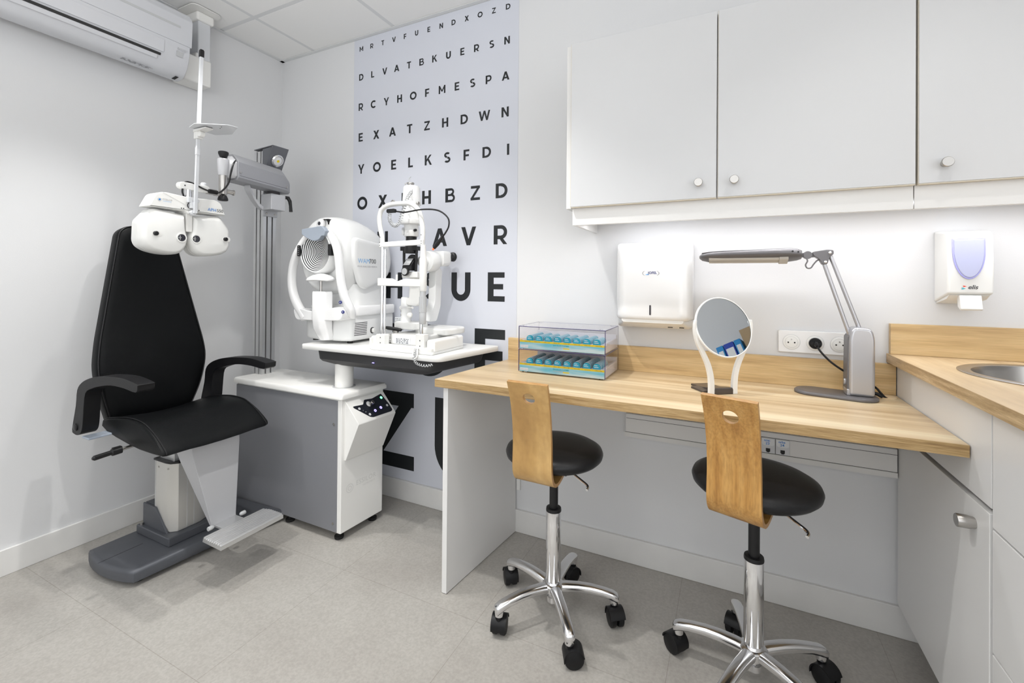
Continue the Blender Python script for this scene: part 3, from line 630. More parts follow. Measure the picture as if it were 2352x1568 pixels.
# reading light at the column head
lh = B()
lh.prism([(.316, 1.70), (.316, 1.778), (.385, 1.784), (.335, 1.695)], 'y', -.345, -.338)
lh.prism([(.316, 1.70), (.316, 1.778), (.385, 1.784), (.335, 1.695)], 'y', -.262, -.255)
lh.add([(.250, -.345, 1.779), (.392, -.345, 1.787), (.392, -.255, 1.787), (.250, -.255, 1.779), (.250, -.345, 1.783), (.393, -.345, 1.791), (.393, -.255, 1.791), (.250, -.255, 1.783)], [(0, 3, 2, 1), (4, 5, 6, 7), (0, 1, 5, 4), (1, 2, 6, 5), (2, 3, 7, 6), (3, 0, 4, 7)])
lh.loft([[(.392, -.345, 1.787), (.392, -.255, 1.787), (.385, -.255, 1.79), (.385, -.345, 1.79)], [(.332, -.345, 1.668), (.332, -.255, 1.668), (.325, -.255, 1.672), (.325, -.345, 1.672)]])
rl_ = obj('reading_light', lh, 'grey_metal_paint', ru)
ln = Vector((.119, 0, -.060)).normalized(); lc = Vector((.362, -.297, 1.726))
obj('bulb_ring', B().lathe([(.026, 0), (.032, .001), (.032, .005), (.026, .010), (.024, .004)], lc, ln, 28, cap=False), 'chrome', rl_)
obj('bulb', B().lathe([(.025, .002), (.022, .006), (.012, .008), (0, .0085)], lc, ln, 28), 'mark_white', rl_)
obj('bulb_chip', B().lathe([(.007, 0), (.006, .001), (0, .0012)], lc+ln*.0085, ln, 14), 'yellow_strip', rl_)
# instrument table
pole = obj('table_pole', B().cyl((.872, -.325, .634), (.872, -.325, .79), .040, n=40), 'warm_white_plastic', ru)
obj('pole_collar', B().lathe([(.050, 0), (.050, .0012), (.042, .0018)], (.872, -.325, .6352), (0, 0, 1), 36, cap=False), 'light_grey_plastic', pole)
tp = rpoly([(.690, -.408), (1.445, -.402), (1.512, -.022), (.690, -.022)], [.012, .035, .02, .012], 6)
tpi = rpoly(inset([(.690, -.408), (1.445, -.402), (1.512, -.022), (.690, -.022)], .003), [.012, .035, .02, .012], 6)
ttop = obj('table_top', B().loft([[(x, y, .803) for x, y in tpi], [(x, y, .806) for x, y in tp], [(x, y, .823) for x, y in tp], [(x, y, .826) for x, y in tpi]]), 'white_plastic', ru, ang=50)
obj('cable_slot', B().prism(rrect(1.36, 1.40, -.268, -.258, .004), 'z', .8262, .8268), 'dark_gap', ttop)
t1 = rpoly([(.765, -.392), (1.405, -.388), (1.46, -.05), (.765, -.05)], .03, 5)
t2 = rpoly([(.775, -.392), (1.395, -.388), (1.45, -.06), (.775, -.06)], .03, 5)
t3 = rpoly([(.845, -.360), (1.345, -.356), (1.38, -.10), (.845, -.10)], .03, 5)
obj('table_tray', B().loft([[(x, y, .803) for x, y in t1], [(x, y, .764) for x, y in t2], [(x, y, .752) for x, y in inset(t2, .012)], [(x, y, .738) for x, y in t3]]), 'dark_tray', ru, ang=40)
obj('tray_light', B().box(1.10, 1.110, -.3925, -.3905, .771, .773), 'led_blue', ru)

# ================================================================== phoropter
ph = thing('phoropter', 'white automatic phoropter head hanging in front of the chair back', 'phoropter', (0.44, -0.77, 1.22))
c0 = -.762
FX = .470
half = [(-.126, 1.391), (-.167, 1.338), (-.169, 1.262), (-.160, 1.242), (-.136, 1.226), (-.092, 1.215), (-.048, 1.214), (-.022, 1.226), (-.004, 1.258), (-.003, 1.290), (-.010, 1.315), (-.014, 1.378)]
def mirror(pts): return [(-y, z) for y, z in pts][::-1]
def hring(pts, x, d, k=1.0):
    ym = sum(p[0] for p in pts)/len(pts); zm = sum(p[1] for p in pts)/len(pts)
    q = [(ym+(y-ym)*(1-d/.075), zm+(z-zm)*(1-d/.075)) for y, z in pts] if d and abs(ym) > .03 else (inset(pts, d) if d else pts)
    return [(x, c0+y, z) for y, z in q]
for sgn, nm in ((1, 'lens_housing'), (-1, 'lens_housing')):
    pts = rpoly(half if sgn == 1 else mirror(half), [.012, .012, .012, .015, .02, .03, .03, .03, .03, .02, .02, .004][::sgn], 4)
    h = obj(nm, B().loft([hring(pts, .392, .006), hring(pts, .396, 0), hring(pts, .428, 0), hring(pts, .429, .002), hring(pts, .431, .002), hring(pts, .432, 0), hring(pts, .452, .001), hring(pts, FX-.003, .010), hring(pts, FX, .016)]), 'white_plastic', ph, ang=40)
    ey = c0+(-.033 if sgn == 1 else .022)
    e = obj('eyepiece', B().lathe([(.0185, 0), (.0185, .003), (.0145, .003), (.0145, .0012), (0, .001)], (FX, ey, 1.283), (1, 0, 0), 28), 'white_plastic', h)
    obj('aperture', B().lathe([(.0142, 0), (.0142, .0014), (0, .0016)], (FX+.001, ey, 1.283), (1, 0, 0), 24), 'lens_glass', e)
    obj('cross_hair', B().box(FX+.0025, FX+.0032, ey-.012, ey-.002, 1.2815, 1.2845).box(FX+.0025, FX+.0032, ey-.0075, ey-.0048, 1.274, 1.292), 'mark_grey', e)
    sy = c0+(-.124 if sgn == 1 else .140)
    obj('side_socket', B().prism(rrect(-.016, .016, -.011, .011, .010), 'z', 0, .0012).xf(Matrix(((0, 0, 1, FX-.0005), (1, 0, 0, sy+.006), (0, 1, 0, 1.292), (0, 0, 0, 1)))), 'warm_white_plastic', h)
    obj('side_knob', B().lathe([(.0085, 0), (.0085, .008), (.006, .010), (0, .010)], (FX, sy, 1.292), (1, 0, 0), 20), 'black_plastic', h)
hinge = obj('centre_bar', B().box(.425, .462, c0-.012, c0+.012, 1.31, 1.40), 'warm_white_plastic', ph, 0.003)
br2 = [(-.146, 1.3945), (-.122, 1.447), (-.095, 1.458), (-.02, 1.452), (.02, 1.452), (.098, 1.458), (.122, 1.447), (.142, 1.3945), (.022, 1.392), (.012, 1.380), (-.012, 1.380), (-.022, 1.392)]
br2r = rpoly(br2, [.004, .012, .012, .02, .02, .012, .012, .004, .01, .01, .01, .01], 4)
bridge = obj('bridge_housing', B().loft([hring(br2r, .392, .005), hring(br2r, .396, 0), hring(br2r, .455, .0), hring(br2r, FX-.003, .0015), hring(br2r, FX-.001, .0035)]), 'white_plastic', ph, ang=40)
wb = B().prism([(-.100+c0, 1.4535), (-.02+c0, 1.418), (-.012+c0, 1.448)], 'x', FX-.006, FX-.0002)
obj('bridge_facet', wb, 'warm_white_plastic', bridge)
for dy in (-.034, -.026, .024, .032): obj('screw_hole', B().lathe([(.0022, 0), (.0022, .0008), (0, .0008)], (FX-.001, c0+dy, 1.402), (1, 0, 0), 10), 'dark_gap', bridge)
Yd, Zd = (0, 1, 0), (0, 0, 1)
text('model_lettering', 'APH', .0185, (FX-.001, c0+.066, 1.406), Yd, Zd, 'mark_blue', bridge, lift=.0012)
text('model_lettering', '550', .0185, (FX-.001, c0+.103, 1.406), Yd, Zd, 'mark_dark', bridge, lift=.0012)
obj('maker_mark', B().lathe([(.0070, 0), (.0062, .0006)], (FX-.0008, c0-.111, 1.4245), (1, 0, 0), 24, cap=False), 'mark_grey', bridge)
obj('maker_mark', B().lathe([(.0034, 0), (.0034, .0008), (0, .0008)], (FX-.0006, c0-.111, 1.4245), (1, 0, 0), 16), 'mark_blue', bridge)
text('maker_lettering', 'ESSILOR', .0095, (FX-.001, c0-.101, 1.4235), Yd, Zd, 'mark_grey', bridge, lift=.0012)
text('maker_lettering', 'INSTRUMENTS', .0045, (FX-.001, c0-.100, 1.418), Yd, Zd, 'mark_light_blue', bridge, lift=.0012)
# pivot parts on the front of the bridge
obj('rod_clamp', B().lathe([(.0115, 0), (.0115, .014), (.009, .016), (0, .016)], (FX-.001, c0+.004, 1.388), (1, 0, 0), 22).box(FX-.002, FX+.016, c0-.008, c0+.016, 1.405, 1.428).lathe([(.008, 0), (.008, .022)], (FX, c0+.014, 1.437), (1, 0, 0), 18).box(FX-.004, FX+.012, c0-.015, c0+.003, 1.428, 1.450), 'cool_white_plastic', ph, 0.0015)
obj('clamp_ring', B().lathe([(.0125, 0), (.0125, .003), (.010, .003), (.010, 0)], (FX, c0-.002, 1.4165), (1, 0, 0), 22, cap=False), 'mark_dark', ph)
# near point rod with its card holder
r0_, r1_ = Vector((FX+.020, c0+.006, 1.385)), Vector((FX+.020, c0+.0235, 2.052))
def rodp(z): return r0_+(r1_-r0_)*((z-r0_.z)/(r1_.z-r0_.z))
rod = obj('reading_rod', B().loft([[rodp(z)+Vector((a*.0048, b_*.0062, 0)) for a, b_ in ((-1, -1), (1, -1), (1, 1), (-1, 1))] for z in (1.385, 1.60, 2.035)]), 'cool_white_plastic', ph, 0.001)
obj('rod_tip', B().loft([[rodp(z)+Vector((a*.0062*k, b_*.0078*k, 0)) for a, b_ in ((-1, -1), (1, -1), (1, 1), (-1, 1))] for z, k in ((2.030, 1), (2.056, 1), (2.062, .7))]), 'black_plastic', rod, 0.001)
obj('rod_sleeve', B().loft([[rodp(z)+Vector((a*.0058, b_*.0073, 0)) for a, b_ in ((-1, -1), (1, -1), (1, 1), (-1, 1))] for z in (1.625, 1.655)]), 'cool_white_plastic', rod, 0.001)
q = rodp(1.715)
cc = obj('card_holder', B().box(q.x-.012, q.x+.012, q.y-.012, q.y+.012, 1.690, 1.722).prism([(q.x-.01, 1.716), (q.x+.075, 1.722), (q.x+.075, 1.727), (q.x-.01, 1.729)], 'y', q.y-.016, q.y+.016).lathe([(.012, 0), (.012, .02)], (q.x+.02, q.y-.01, 1.708), (0, 1, 0), 18), 'warm_white_plastic', ph, 0.003)
cq = [(q.x-.012, q.y-.030), (q.x+.060, q.y-.048), (q.x+.165, q.y+.02), (q.x+.170, q.y+.055), (q.x+.060, q.y+.10), (q.x-.012, q.y+.075)]
obj('reading_card', B().prism(rpoly(cq, .006, 3), 'z', 1.7305, 1.7325), 'cool_white_plastic', ph)
for dx, dy in ((.03, 0), (.07, .012), (.095, .03), (.12, .02)): obj('card_rivet', B().lathe([(.002, 0), (.002, .001)], (q.x+dx, q.y+dy, 1.7304), (0, 0, -1), 8), 'mark_dark', cc)
# suspension bar and stem
bar_ = obj('suspension_bar', B().prism(rrect(-.792, -.672, 1.486, 1.514, .013), 'x', .418, .446), 'white_plastic', ph, 0.003)
obj('bar_end', B().box(.418, .440, -.676, -.640, 1.484, 1.506).box(.420, .438, -.645, -.628, 1.482, 1.504), 'brushed_steel', bar_, 0.001)
obj('bar_knob', B().lathe([(.010, 0), (.012, .002), (.012, .011), (.009, .014), (0, .014)], (.430, -.690, 1.514), (0, 0, 1), 22), 'cool_white_plastic', bar_)
obj('bar_screw', B().lathe([(.003, 0), (.003, .001)], (.4463, -.772, 1.50), (1, 0, 0), 10), 'mark_dark', bar_)
obj('stem', B().cyl((.432, -.752, 1.445), (.432, -.752, 1.49), .0125), 'chrome', ph)
obj('post_stub', B().cyl((.436, -.600, 1.508), (.440, -.568, 1.506), .0095).cyl((.4395, -.572, 1.5063), (.440, -.567, 1.506), .0125), 'brushed_steel', bar_)
# signal cable to the arm
cab = spline([(.432, -.765, 1.452), (.440, -.778, 1.475), (.440, -.770, 1.512), (.442, -.745, 1.516), (.452, -.700, 1.497), (.462, -.665, 1.489), (.464, -.640, 1.496), (.466, -.610, 1.535), (.466, -.598, 1.585), (.462, -.585, 1.630), (.448, -.565, 1.652)], 6)
cbl = obj('cable', B().tube(cab, .0036, 8), 'black_plastic', ph)
obj('ferrite_core', B().tube([(.458, -.687, 1.492), (.463, -.652, 1.490)], .0088, 12), 'soft_black', cbl, 0.002)
# ================================================================== wave analyser (corneal topographer)
XM = .735
wa = thing('wave_analyzer', 'white eye analyser with black and white ringed disc on the instrument table', 'eye analyser', (XM, -.19, .826))
bo_ = rpoly([(.592, -.025), (.592, -.300), (.628, -.322), (.735, -.342), (.850, -.334), (.897, -.308), (.897, -.025)], [.01, .012, .02, .04, .03, .012, .01], 5)
bi_ = inset(bo_, .010)
basew = obj('base', B().loft([[(x, y, .838) for x, y in bi_], [(x, y, .843) for x, y in inset(bo_, .003)], [(x, y, .852) for x, y in bo_], [(x, y, .945) for x, y in bo_], [(x, y, .957) for x, y in inset(bo_, .004)]]), 'device_white', wa, ang=50)
for x, y in ((.635, -.28), (.865, -.285), (.63, -.06), (.86, -.06)): obj('foot', B().cyl((x, y, .826), (x, y, .839), .013), 'rubber', basew)
vb = B()
for i in range(8):
    z = .862+i*.0080; vb.box(.8968, .8979, -.292+.0006*i, -.214+.0006*i, z, z+.0028)
obj('vent_slots', vb, 'slot_dark', basew)
obj('side_recess', B().prism(rrect(-.190, -.162, .862, .892, .013), 'x', .8965, .8980), 'slot_dark', basew)
obj('side_plug', B().prism(rrect(-.182, -.166, .866, .888, .008), 'x', .8975, .9100), 'white_plastic', basew, .002)
sh = rpoly([(.600, -.025), (.600, -.29), (.735, -.315), (.895, -.300), (.908, -.28), (.908, -.025)], .012, 4)
obj('shelf', B().loft([[(x, y, .952) for x, y in inset(sh, .006)], [(x, y, .957) for x, y in sh], [(x, y, .992) for x, y in sh], [(x, y, .998) for x, y in inset(sh, .006)]]), 'gloss_white', wa, ang=50)
def sect(y, hw, zt, zb, k=2.6, n=40, cx=XM):
    zc, hh = (zt+zb)/2, (zt-zb)/2; out = []
    for i in range(n):
        a = 2*PI*i/n; c, s_ = math.cos(a), math.sin(a)
        out.append((cx+hw*math.copysign(abs(c)**(2/k), c), y, zc+hh*math.copysign(abs(s_)**(2/k), s_)))
    return out
obj('pedestal', B().loft([[(p[0], p[1], z) for p in [(XM+math.copysign(abs(math.cos(2*PI*i/36))**.5, math.cos(2*PI*i/36))*hw, -.15+math.copysign(abs(math.sin(2*PI*i/36))**.5, math.sin(2*PI*i/36))*hd, 0) for i in range(36)]] for z, hw, hd in ((.99, .150, .122), (1.0, .142, .118), (1.08, .138, .112), (1.10, .14, .115))]), 'device_white', wa, ang=50)
def hs(*a): return sect(*a, cx=.722)
head = obj('measuring_head', B().loft([hs(-.328, .132, 1.392, 1.088, 2.1, 48), hs(-.323, .142, 1.404, 1.076, 2.15, 48), hs(-.308, .152, 1.415, 1.062, 2.2, 48), hs(-.265, .158, 1.421, 1.050, 2.4, 48), hs(-.20, .163, 1.418, 1.045, 2.7, 48), hs(-.15, .164, 1.404, 1.045, 2.8, 48), hs(-.10, .164, 1.384, 1.052, 2.9, 48), hs(-.06, .162, 1.354, 1.075, 2.8, 48), hs(-.025, .152, 1.318, 1.105, 2.6, 48), hs(-.008, .125, 1.29, 1.14, 2.3, 48)]), 'device_white', wa, ang=70)
# raised side panel with the lettering
spn = rpoly([(-.288, 1.318), (-.05, 1.292), (-.03, 1.20), (-.075, 1.118), (-.215, 1.076), (-.250, 1.100), (-.292, 1.215)], [.03, .02, .05, .05, .03, .03, .04], 5)
obj('side_panel', B().loft([[(.872, y, z) for y, z in inset(spn, -.004)], [(.886, y, z) for y, z in spn], [(.8905, y, z) for y, z in inset(spn, .008)], [(.8915, y, z) for y, z in inset(spn, .02)]]), 'device_white', wa, ang=50)
text('model_lettering', 'WAM', .031, (.8918, -.268, 1.199), (0, 1, 0), (0, 0, 1), 'mark_light_blue', head, lift=.0005)
text('model_lettering', '700', .031, (.8918, -.196, 1.1995), (0, 1, 0), (0, 0, 1), 'mark_dark', head, lift=.0005)
text('model_lettering', 'WAVE ANALYZER MEDICA', .0108, (.8918, -.272, 1.180), (0, 1, 0), (0, 0, 1), 'mark_grey', head, lift=.0005)
# ringed measuring bowl
dz = 1.262; dc_ = (XM+.002, -.306, dz)
obj('face_ring', B().lathe([(.112, -.004), (.114, .004), (.110, .010), (.098, .011), (.094, .006), (.092, -.002)], (XM, -.302, dz-.012), (0, -1, 0), 48, cap=False), 'gloss_white', wa)
nr = 13
bowl = B(); bowl2 = B()
def bowlp(r): return -.006-.040*(1-(r/.095)**2)
for i in range(nr*2):
    ra, rb = .095*i/(nr*2), .095*(i+1)/(nr*2)
    (bowl if i % 2 == 0 else bowl2).lathe([(max(ra, .0004), bowlp(ra)), (rb, bowlp(rb))], (XM, -.318, dz-.012), (0, -1, 0), 48, cap=(i == 0))
# the bowl sits in front of the closed head, so carry it forward as a shallow dish
shift = Vector((0, -.066, 0))
bowl.v = [p+shift for p in bowl.v]; bowl2.v = [p+shift for p in bowl2.v]
obj('placido_rings', bowl, 'decal_black', wa, ang=80); obj('placido_bowl', bowl2, 'gloss_white', wa, ang=80)
obj('bowl_rim', B().lathe([(.095, -.012), (.1, -.008), (.108, .006), (.112, .036), (.106, .04), (.096, -.004)], (XM, -.366, dz-.012), (0, 1, 0), 48, cap=False), 'device_white', wa, ang=70)
for sx in (-1, 1):
    sn = obj('side_sensor', B().box(XM+sx*.100-.009, XM+sx*.100+.009, -.386, -.350, dz-.034, dz+.018), 'black_plastic', wa, .004)
    if sx < 0:
        ld = B()
        for k in range(5): ld.lathe([(.0014, 0), (.0014, .0006)], (XM+sx*.1+.002, -.3862, dz-.026+k*.009), (0, -1, 0), 8)
        obj('sensor_dots', ld, 'mark_white', sn)
# small camera on the crown
obj('camera_mount', B().prism(rrect(XM-.024, XM+.036, 1.352, 1.402, .026, 6, (0, 0, 1, 1)), 'y', -.336, -.29), 'black_plastic', wa, .003)
ce = obj('camera_eye', B().lathe([(.021, 0), (.023, .004), (.022, .012), (.012, .017), (.010, .0165)], (XM-.004, -.334, 1.381), (0, -1, 0), 28), 'gloss_white', wa)
obj('camera_lens', B().lathe([(.0085, 0), (.0085, .0015), (0, .002)], (XM-.004, -.3505, 1.381), (0, -1, 0), 20), 'lens_glass', ce)
# patient frame: a big white hoop that grows out of the base
RY = -.368
hoop = spline([(.668, RY, .940), (.610, RY, 1.005), (.580, RY, 1.065), (.572, RY, 1.13), (.588, RY, 1.205), (.628, RY+.003, 1.275), (.682, RY+.008, 1.330), (.735, RY+.012, 1.352), (.795, RY+.008, 1.338), (.848, RY+.003, 1.288), (.874, RY, 1.225), (.884, RY, 1.16), (.894, RY, 1.10), (.910, RY+.006, 1.04), (.928, RY+.02, .985), (.915, RY+.04, .955)], 6)
hr = []
for i, p in enumerate(hoop):
    t = (hoop[min(i+1, len(hoop)-1)]-hoop[max(i-1, 0)]); t.y = 0; t.normalize(); nrm_ = Vector((t.z, 0, -t.x))
    f = i/(len(hoop)-1); w = .013+.007*abs(2*f-1)**2; d = .018
    hr.append([p+nrm_*w*math.copysign(abs(math.cos(a))**.6, math.cos(a))+Vector((0, 1, 0))*d*math.copysign(abs(math.sin(a))**.6, math.sin(a)) for a in [2*PI*j/16 for j in range(16)]])
hp_ = obj('patient_frame', B().loft(hr), 'gloss_white', wa, ang=60)
lowb = rpoly([(.600, .985), (.655, .985), (.70, .975), (.78, .975), (.86, .995), (.912, 1.00), (.922, .965), (.905, .938), (.62, .930)], [.02]*9, 3)
obj('frame_foot', B().prism(lowb, 'y', RY-.016, -.300), 'gloss_white', hp_, .006, 3)
for x, z in ((.908, 1.020), (.924, .978)):
    bt = obj('height_button', B().lathe([(.0075, 0), (.0075, .002), (.006, .0025), (0, .0025)], (x-.004, RY-.0135, z), (0.35, -1, 0), 20), 'mark_navy', hp_)
    s_ = 1 if z > 1 else -1
    obj('arrow', B().poly([(x-.0035, RY-.0172, z+.003*s_), (x-.0065, RY-.0172, z-.002*s_), (x-.0005, RY-.0172, z-.002*s_)]), 'mark_white', bt)
vs_ = rpoly([(.668, 1.352), (.800, 1.362), (.822, 1.338), (.812, 1.316), (.798, 1.316), (.782, 1.298), (.752, 1.293), (.715, 1.305), (.668, 1.328)], [.004, .01, .004, .004, .004, .012, .02, .02, .004], 4)
obj('forehead_rest', B().loft([[(x, RY-.022-.010*math.cos((x-.74)*14), z) for x, z in vs_], [(x, RY-.005, z) for x, z in vs_]]), 'visor_blue', wa, .003)
# chin rest
cpr = [sect(y, hw, zt, zb, 2.2, 24, .772) for y, hw, zt, zb in ((-.408, .055, 1.130, 1.118), (-.398, .070, 1.140, 1.114), (-.375, .074, 1.148, 1.114), (-.350, .066, 1.144, 1.116), (-.342, .05, 1.136, 1.120))]
cr_ = []
for r_ in cpr: cr_.append([(x, y, z-.010*((x-.772)/.07)**2) for x, y, z in r_])
cn = obj('chin_rest', B().loft(cr_), 'gloss_white', wa, ang=60)
obj('chin_screw', B().lathe([(.0055 if k % 2 else .0062, 1.062+k*.0031) for k in range(20)], (.776, -.376, 0), (0, 0, 1), 16), 'brushed_steel', cn)
post_o = rpoly([(.733, -.388), (.752, -.402), (.790, -.400), (.812, -.382), (.818, -.345), (.733, -.345)], .006, 3)
def po(z, k=1.0, dx=0, dy=0): return [(.775+(x-.775)*k+dx, -.372+(y+.372)*k+dy, z) for x, y in post_o]
obj('chin_post', B().loft([po(.843, .62, .006, .022), po(.862, .80, .004, .016), po(.90, .95, 0, .004), po(.945), po(1.060), po(1.066, .94)]), 'gloss_white', wa, .002, ang=40)

# ================================================================== slit lamp
sm = thing('slit_lamp', 'white slit lamp microscope with chrome chin rest frame on the instrument table', 'slit lamp', (1.24, -.24, .826))
XL, XR, FY = 1.132, 1.338, -.372
bs = obj('base_plate', B().prism(rpoly([(1.088, -.392), (1.405, -.392), (1.405, -.372), (1.410, -.165), (1.085, -.165)], .008, 3), 'z', .8265, .838).box(1.092, 1.402, -.390, -.352, .836, .852), 'white_plastic', sm, .003)
for x in (1.388, 1.098):
    obj('rail_cover', B().prism(rrect(x-.020, x+.020, .838, .884, .010, 4, (0, 0, 1, 1)), 'y', -.376, -.168), 'warm_white_plastic', bs, .003)
for x in (1.085, ): obj('latch', B().box(x-.010, x+.004, -.384, -.372, .830, .875), 'white_plastic', bs, .002)
obj('rail', B().cyl((1.09, -.31, .858), (1.40, -.31, .858), .008).cyl((1.09, -.22, .858), (1.40, -.22, .858), .008), 'chrome', bs)
for x, w, zt in ((1.138, .024, .893), (1.342, .022, .905)):
    bl = obj('frame_socket', B().box(x-w, x+w*.9, FY-.014, FY+.016, .838, zt), 'white_plastic', sm, .003)
    for z in (.858, .880): obj('screw_hole', B().lathe([(.0022, 0), (.0022, .0006)], (x, FY-.0143, z), (0, -1, 0), 8), 'dark_gap', bl)
obj('chrome_post', B().cyl((XL, FY, .885), (XL, FY, 1.262), .0068).cyl((XL+.011, FY+.006, .885), (XL+.011, FY+.006, 1.25), .0042), 'chrome', sm)
obj('chrome_post', B().cyl((XR, FY, .90), (XR, FY, 1.262), .0072), 'chrome', sm)
hf = spline([(XL, FY, 1.262), (XL-.002, FY, 1.30), (XL-.014, FY, 1.345), (XL-.018, FY, 1.385), (XL-.004, FY, 1.418), (XL+.035, FY, 1.434), (XL+.10, FY, 1.436), (XL+.150, FY, 1.430), (XL+.188, FY, 1.400), (XR-.002, FY, 1.350), (XR+.003, FY, 1.31), (XR, FY, 1.262)], 6)
fr_ = obj('head_frame', B().tube(hf, .0098, 14), 'white_plastic', sm)
obj('forehead_band', B().prism([(XL-.010, 1.258), (XR+.010, 1.262), (XR+.010, 1.284), (XL-.010, 1.278)], 'y', FY-.010, FY+.002), 'white_plastic', sm, .002)
dots = B()
for x, z in ((XL-.004, 1.300), (XL-.006, 1.278), (XL-.006, 1.266), (XR+.002, 1.302), (XR+.003, 1.277), (XR+.003, 1.268)): dots.lathe([(.0018, 0), (.0018, .0006)], (x, FY-.0103, z), (0, -1, 0), 8)
obj('rivets', dots, 'dark_gap', fr_)
cu = [(XL-.012, 1.096), (XR+.004, 1.094), (XR+.004, 1.124), (XR-.02, 1.124), (XR-.07, 1.126), (XR-.095, 1.121), (XR-.12, 1.113), (XR-.14, 1.117), (XR-.165, 1.127), (XL-.012, 1.128)]
obj('chin_rest', B().prism(cu, 'y', FY-.016, FY+.022), 'white_plastic', sm, .003)
obj('chin_pins', B().cyl((XL+.07, FY+.01, 1.12), (XL+.07, FY+.01, 1.143), .004), 'white_plastic', sm)
grip = obj('height_grip', B().lathe([(.0125, 1.076), (.0150, 1.082), (.0150, 1.205), (.0125, 1.212), (.0105, 1.250), (.0105, 1.262)], (XR+.006, FY, 0), (0, 0, 1), 28), 'white_plastic', sm)
rb = []
for j in range(48): rb.append(.0150 if j % 4 < 3 else .0138)
obj('ribbed_knob', B().loft([[(XR+.006+r_*math.cos(2*PI*j/48), FY+r_*math.sin(2*PI*j/48), z) for j, r_ in enumerate(rb)] for z in (.992, 1.054)]).lathe([(.0125, .945), (.0140, .948), (.0140, .990), (.0135, .992)], (XR+.006, FY, 0)).lathe([(.0118, 1.054), (.0118, 1.077)], (XR+.006, FY, 0)), 'light_grey_plastic', grip)
# cross slide and joystick base
slide = obj('cross_slide', B().prism(rpoly([(1.150, -.345), (1.320, -.345), (1.330, -.30), (1.330, -.12), (1.15, -.12)], .02, 4), 'z', .848, .892), 'white_plastic', sm, .006, 3)
obj('slide_cover', B().prism(rpoly([(1.20, -.25), (1.38, -.25), (1.385, -.10), (1.20, -.10)], .03, 4), 'z', .885, .915), 'white_plastic', slide, .010, 3)
lab = obj('rating_label', B().box(1.185, 1.262, -.3458, -.3455, .853, .879), 'label_paper', slide)
lt = B(); random.seed(5)
for r_ in range(4):
    x = 1.188
    while x < 1.25:
        w = random.uniform(.003, .012); lt.box(x, x+w, -.3463, -.3459, .8565+r_*.0055, .8565+r_*.0055+.0025); x += w+random.uniform(.002, .006)
obj('label_print', lt, 'mark_dark', lab)
lab2 = obj('inspection_label', B().box(1.082, 1.130, -.2305, -.230, .895, .952), 'label_paper', slide)
lt = B()
for r_ in range(8):
    x = 1.085
    while x < 1.122:
        w = random.uniform(.002, .009); lt.box(x, x+w, -.2312, -.2306, .899+r_*.0065, .899+r_*.0065+(.005 if r_ == 1 else .002)); x += w+random.uniform(.0015, .006)
obj('label_print', lt, 'mark_dark', lab2)
obj('joystick_handle', B().tube([(1.085, -.30, .912), (1.105, -.30, .910), (1.15, -.29, .905), (1.165, -.285, .903)], .007, 12, rs=[.0055, .0085, .008, .006]), 'black_plastic', sm)
obj('joystick_base', B().cyl((1.135, -.285, .885), (1.135, -.285, .905), .012), 'brushed_steel', sm)
# rotating arms
AX, AY = 1.150, -.225
obj('arm_base', B().prism(rrect(AX-.045, AX+.085, AY-.055, AY+.055, .03), 'z', .905, .935), 'white_plastic', sm, .005)
tw = obj('pivot_column', B().lathe([(.0235, .932), (.0235, 1.040), (.021, 1.044), (0, 1.044)], (AX-.008, AY, 0), (0, 0, 1), 32), 'device_white', sm)
obj('angle_scale', B().box(AX-.024, AX+.012, AY-.0245, AY-.0225, .996, 1.004), 'mark_white', tw)
for z in (.965, .982): obj('set_screw', B().lathe([(.0035, 0), (.0035, .0015), (.0015, .002)], (AX-.022, AY-.0185, z), (-.4, -1, 0), 10), 'brushed_steel', tw)
obj('side_knob', B().lathe([(.004, 0), (.009, .002), (.009, .008), (.006, .010)], (AX-.031, AY-.002, .995), (-1, -.2, 0), 16), 'white_plastic', tw)
obj('slit_knob', B().lathe([(.006, 0), (.011, .002), (.011, .016), (.008, .018)], (AX+.04, AY-.03, .968), (.3, -1, 0), 18).cyl((AX+.012, AY-.01, 1.0), (AX+.06, AY-.04, 1.0), .004), 'warm_white_plastic', tw)
obj('lamp_arm', B().prism(rpoly([(AX+.005, 1.01), (AX+.060, 1.005), (AX+.078, 1.02), (AX+.080, 1.14), (AX+.040, 1.155), (AX+.022, 1.13), (AX+.022, 1.04), (AX+.005, 1.04)], .010, 3), 'y', AY-.020, AY+.018), 'white_plastic', sm, .004)
obj('arm_yoke', B().box(AX+.0, AX+.085, AY-.045, AY+.03, 1.130, 1.158).box(AX+.004, AX+.022, AY-.052, AY-.03, 1.140, 1.170), 'white_plastic', sm, .005)
obj('microscope_arm', B().prism(rpoly([(-.20, .935), (-.14, .935), (-.11, 1.00), (-.10, 1.17), (-.15, 1.19), (-.155, 1.02)], .012, 3), 'x', AX+.060, AX+.098), 'device_white', sm, .005)
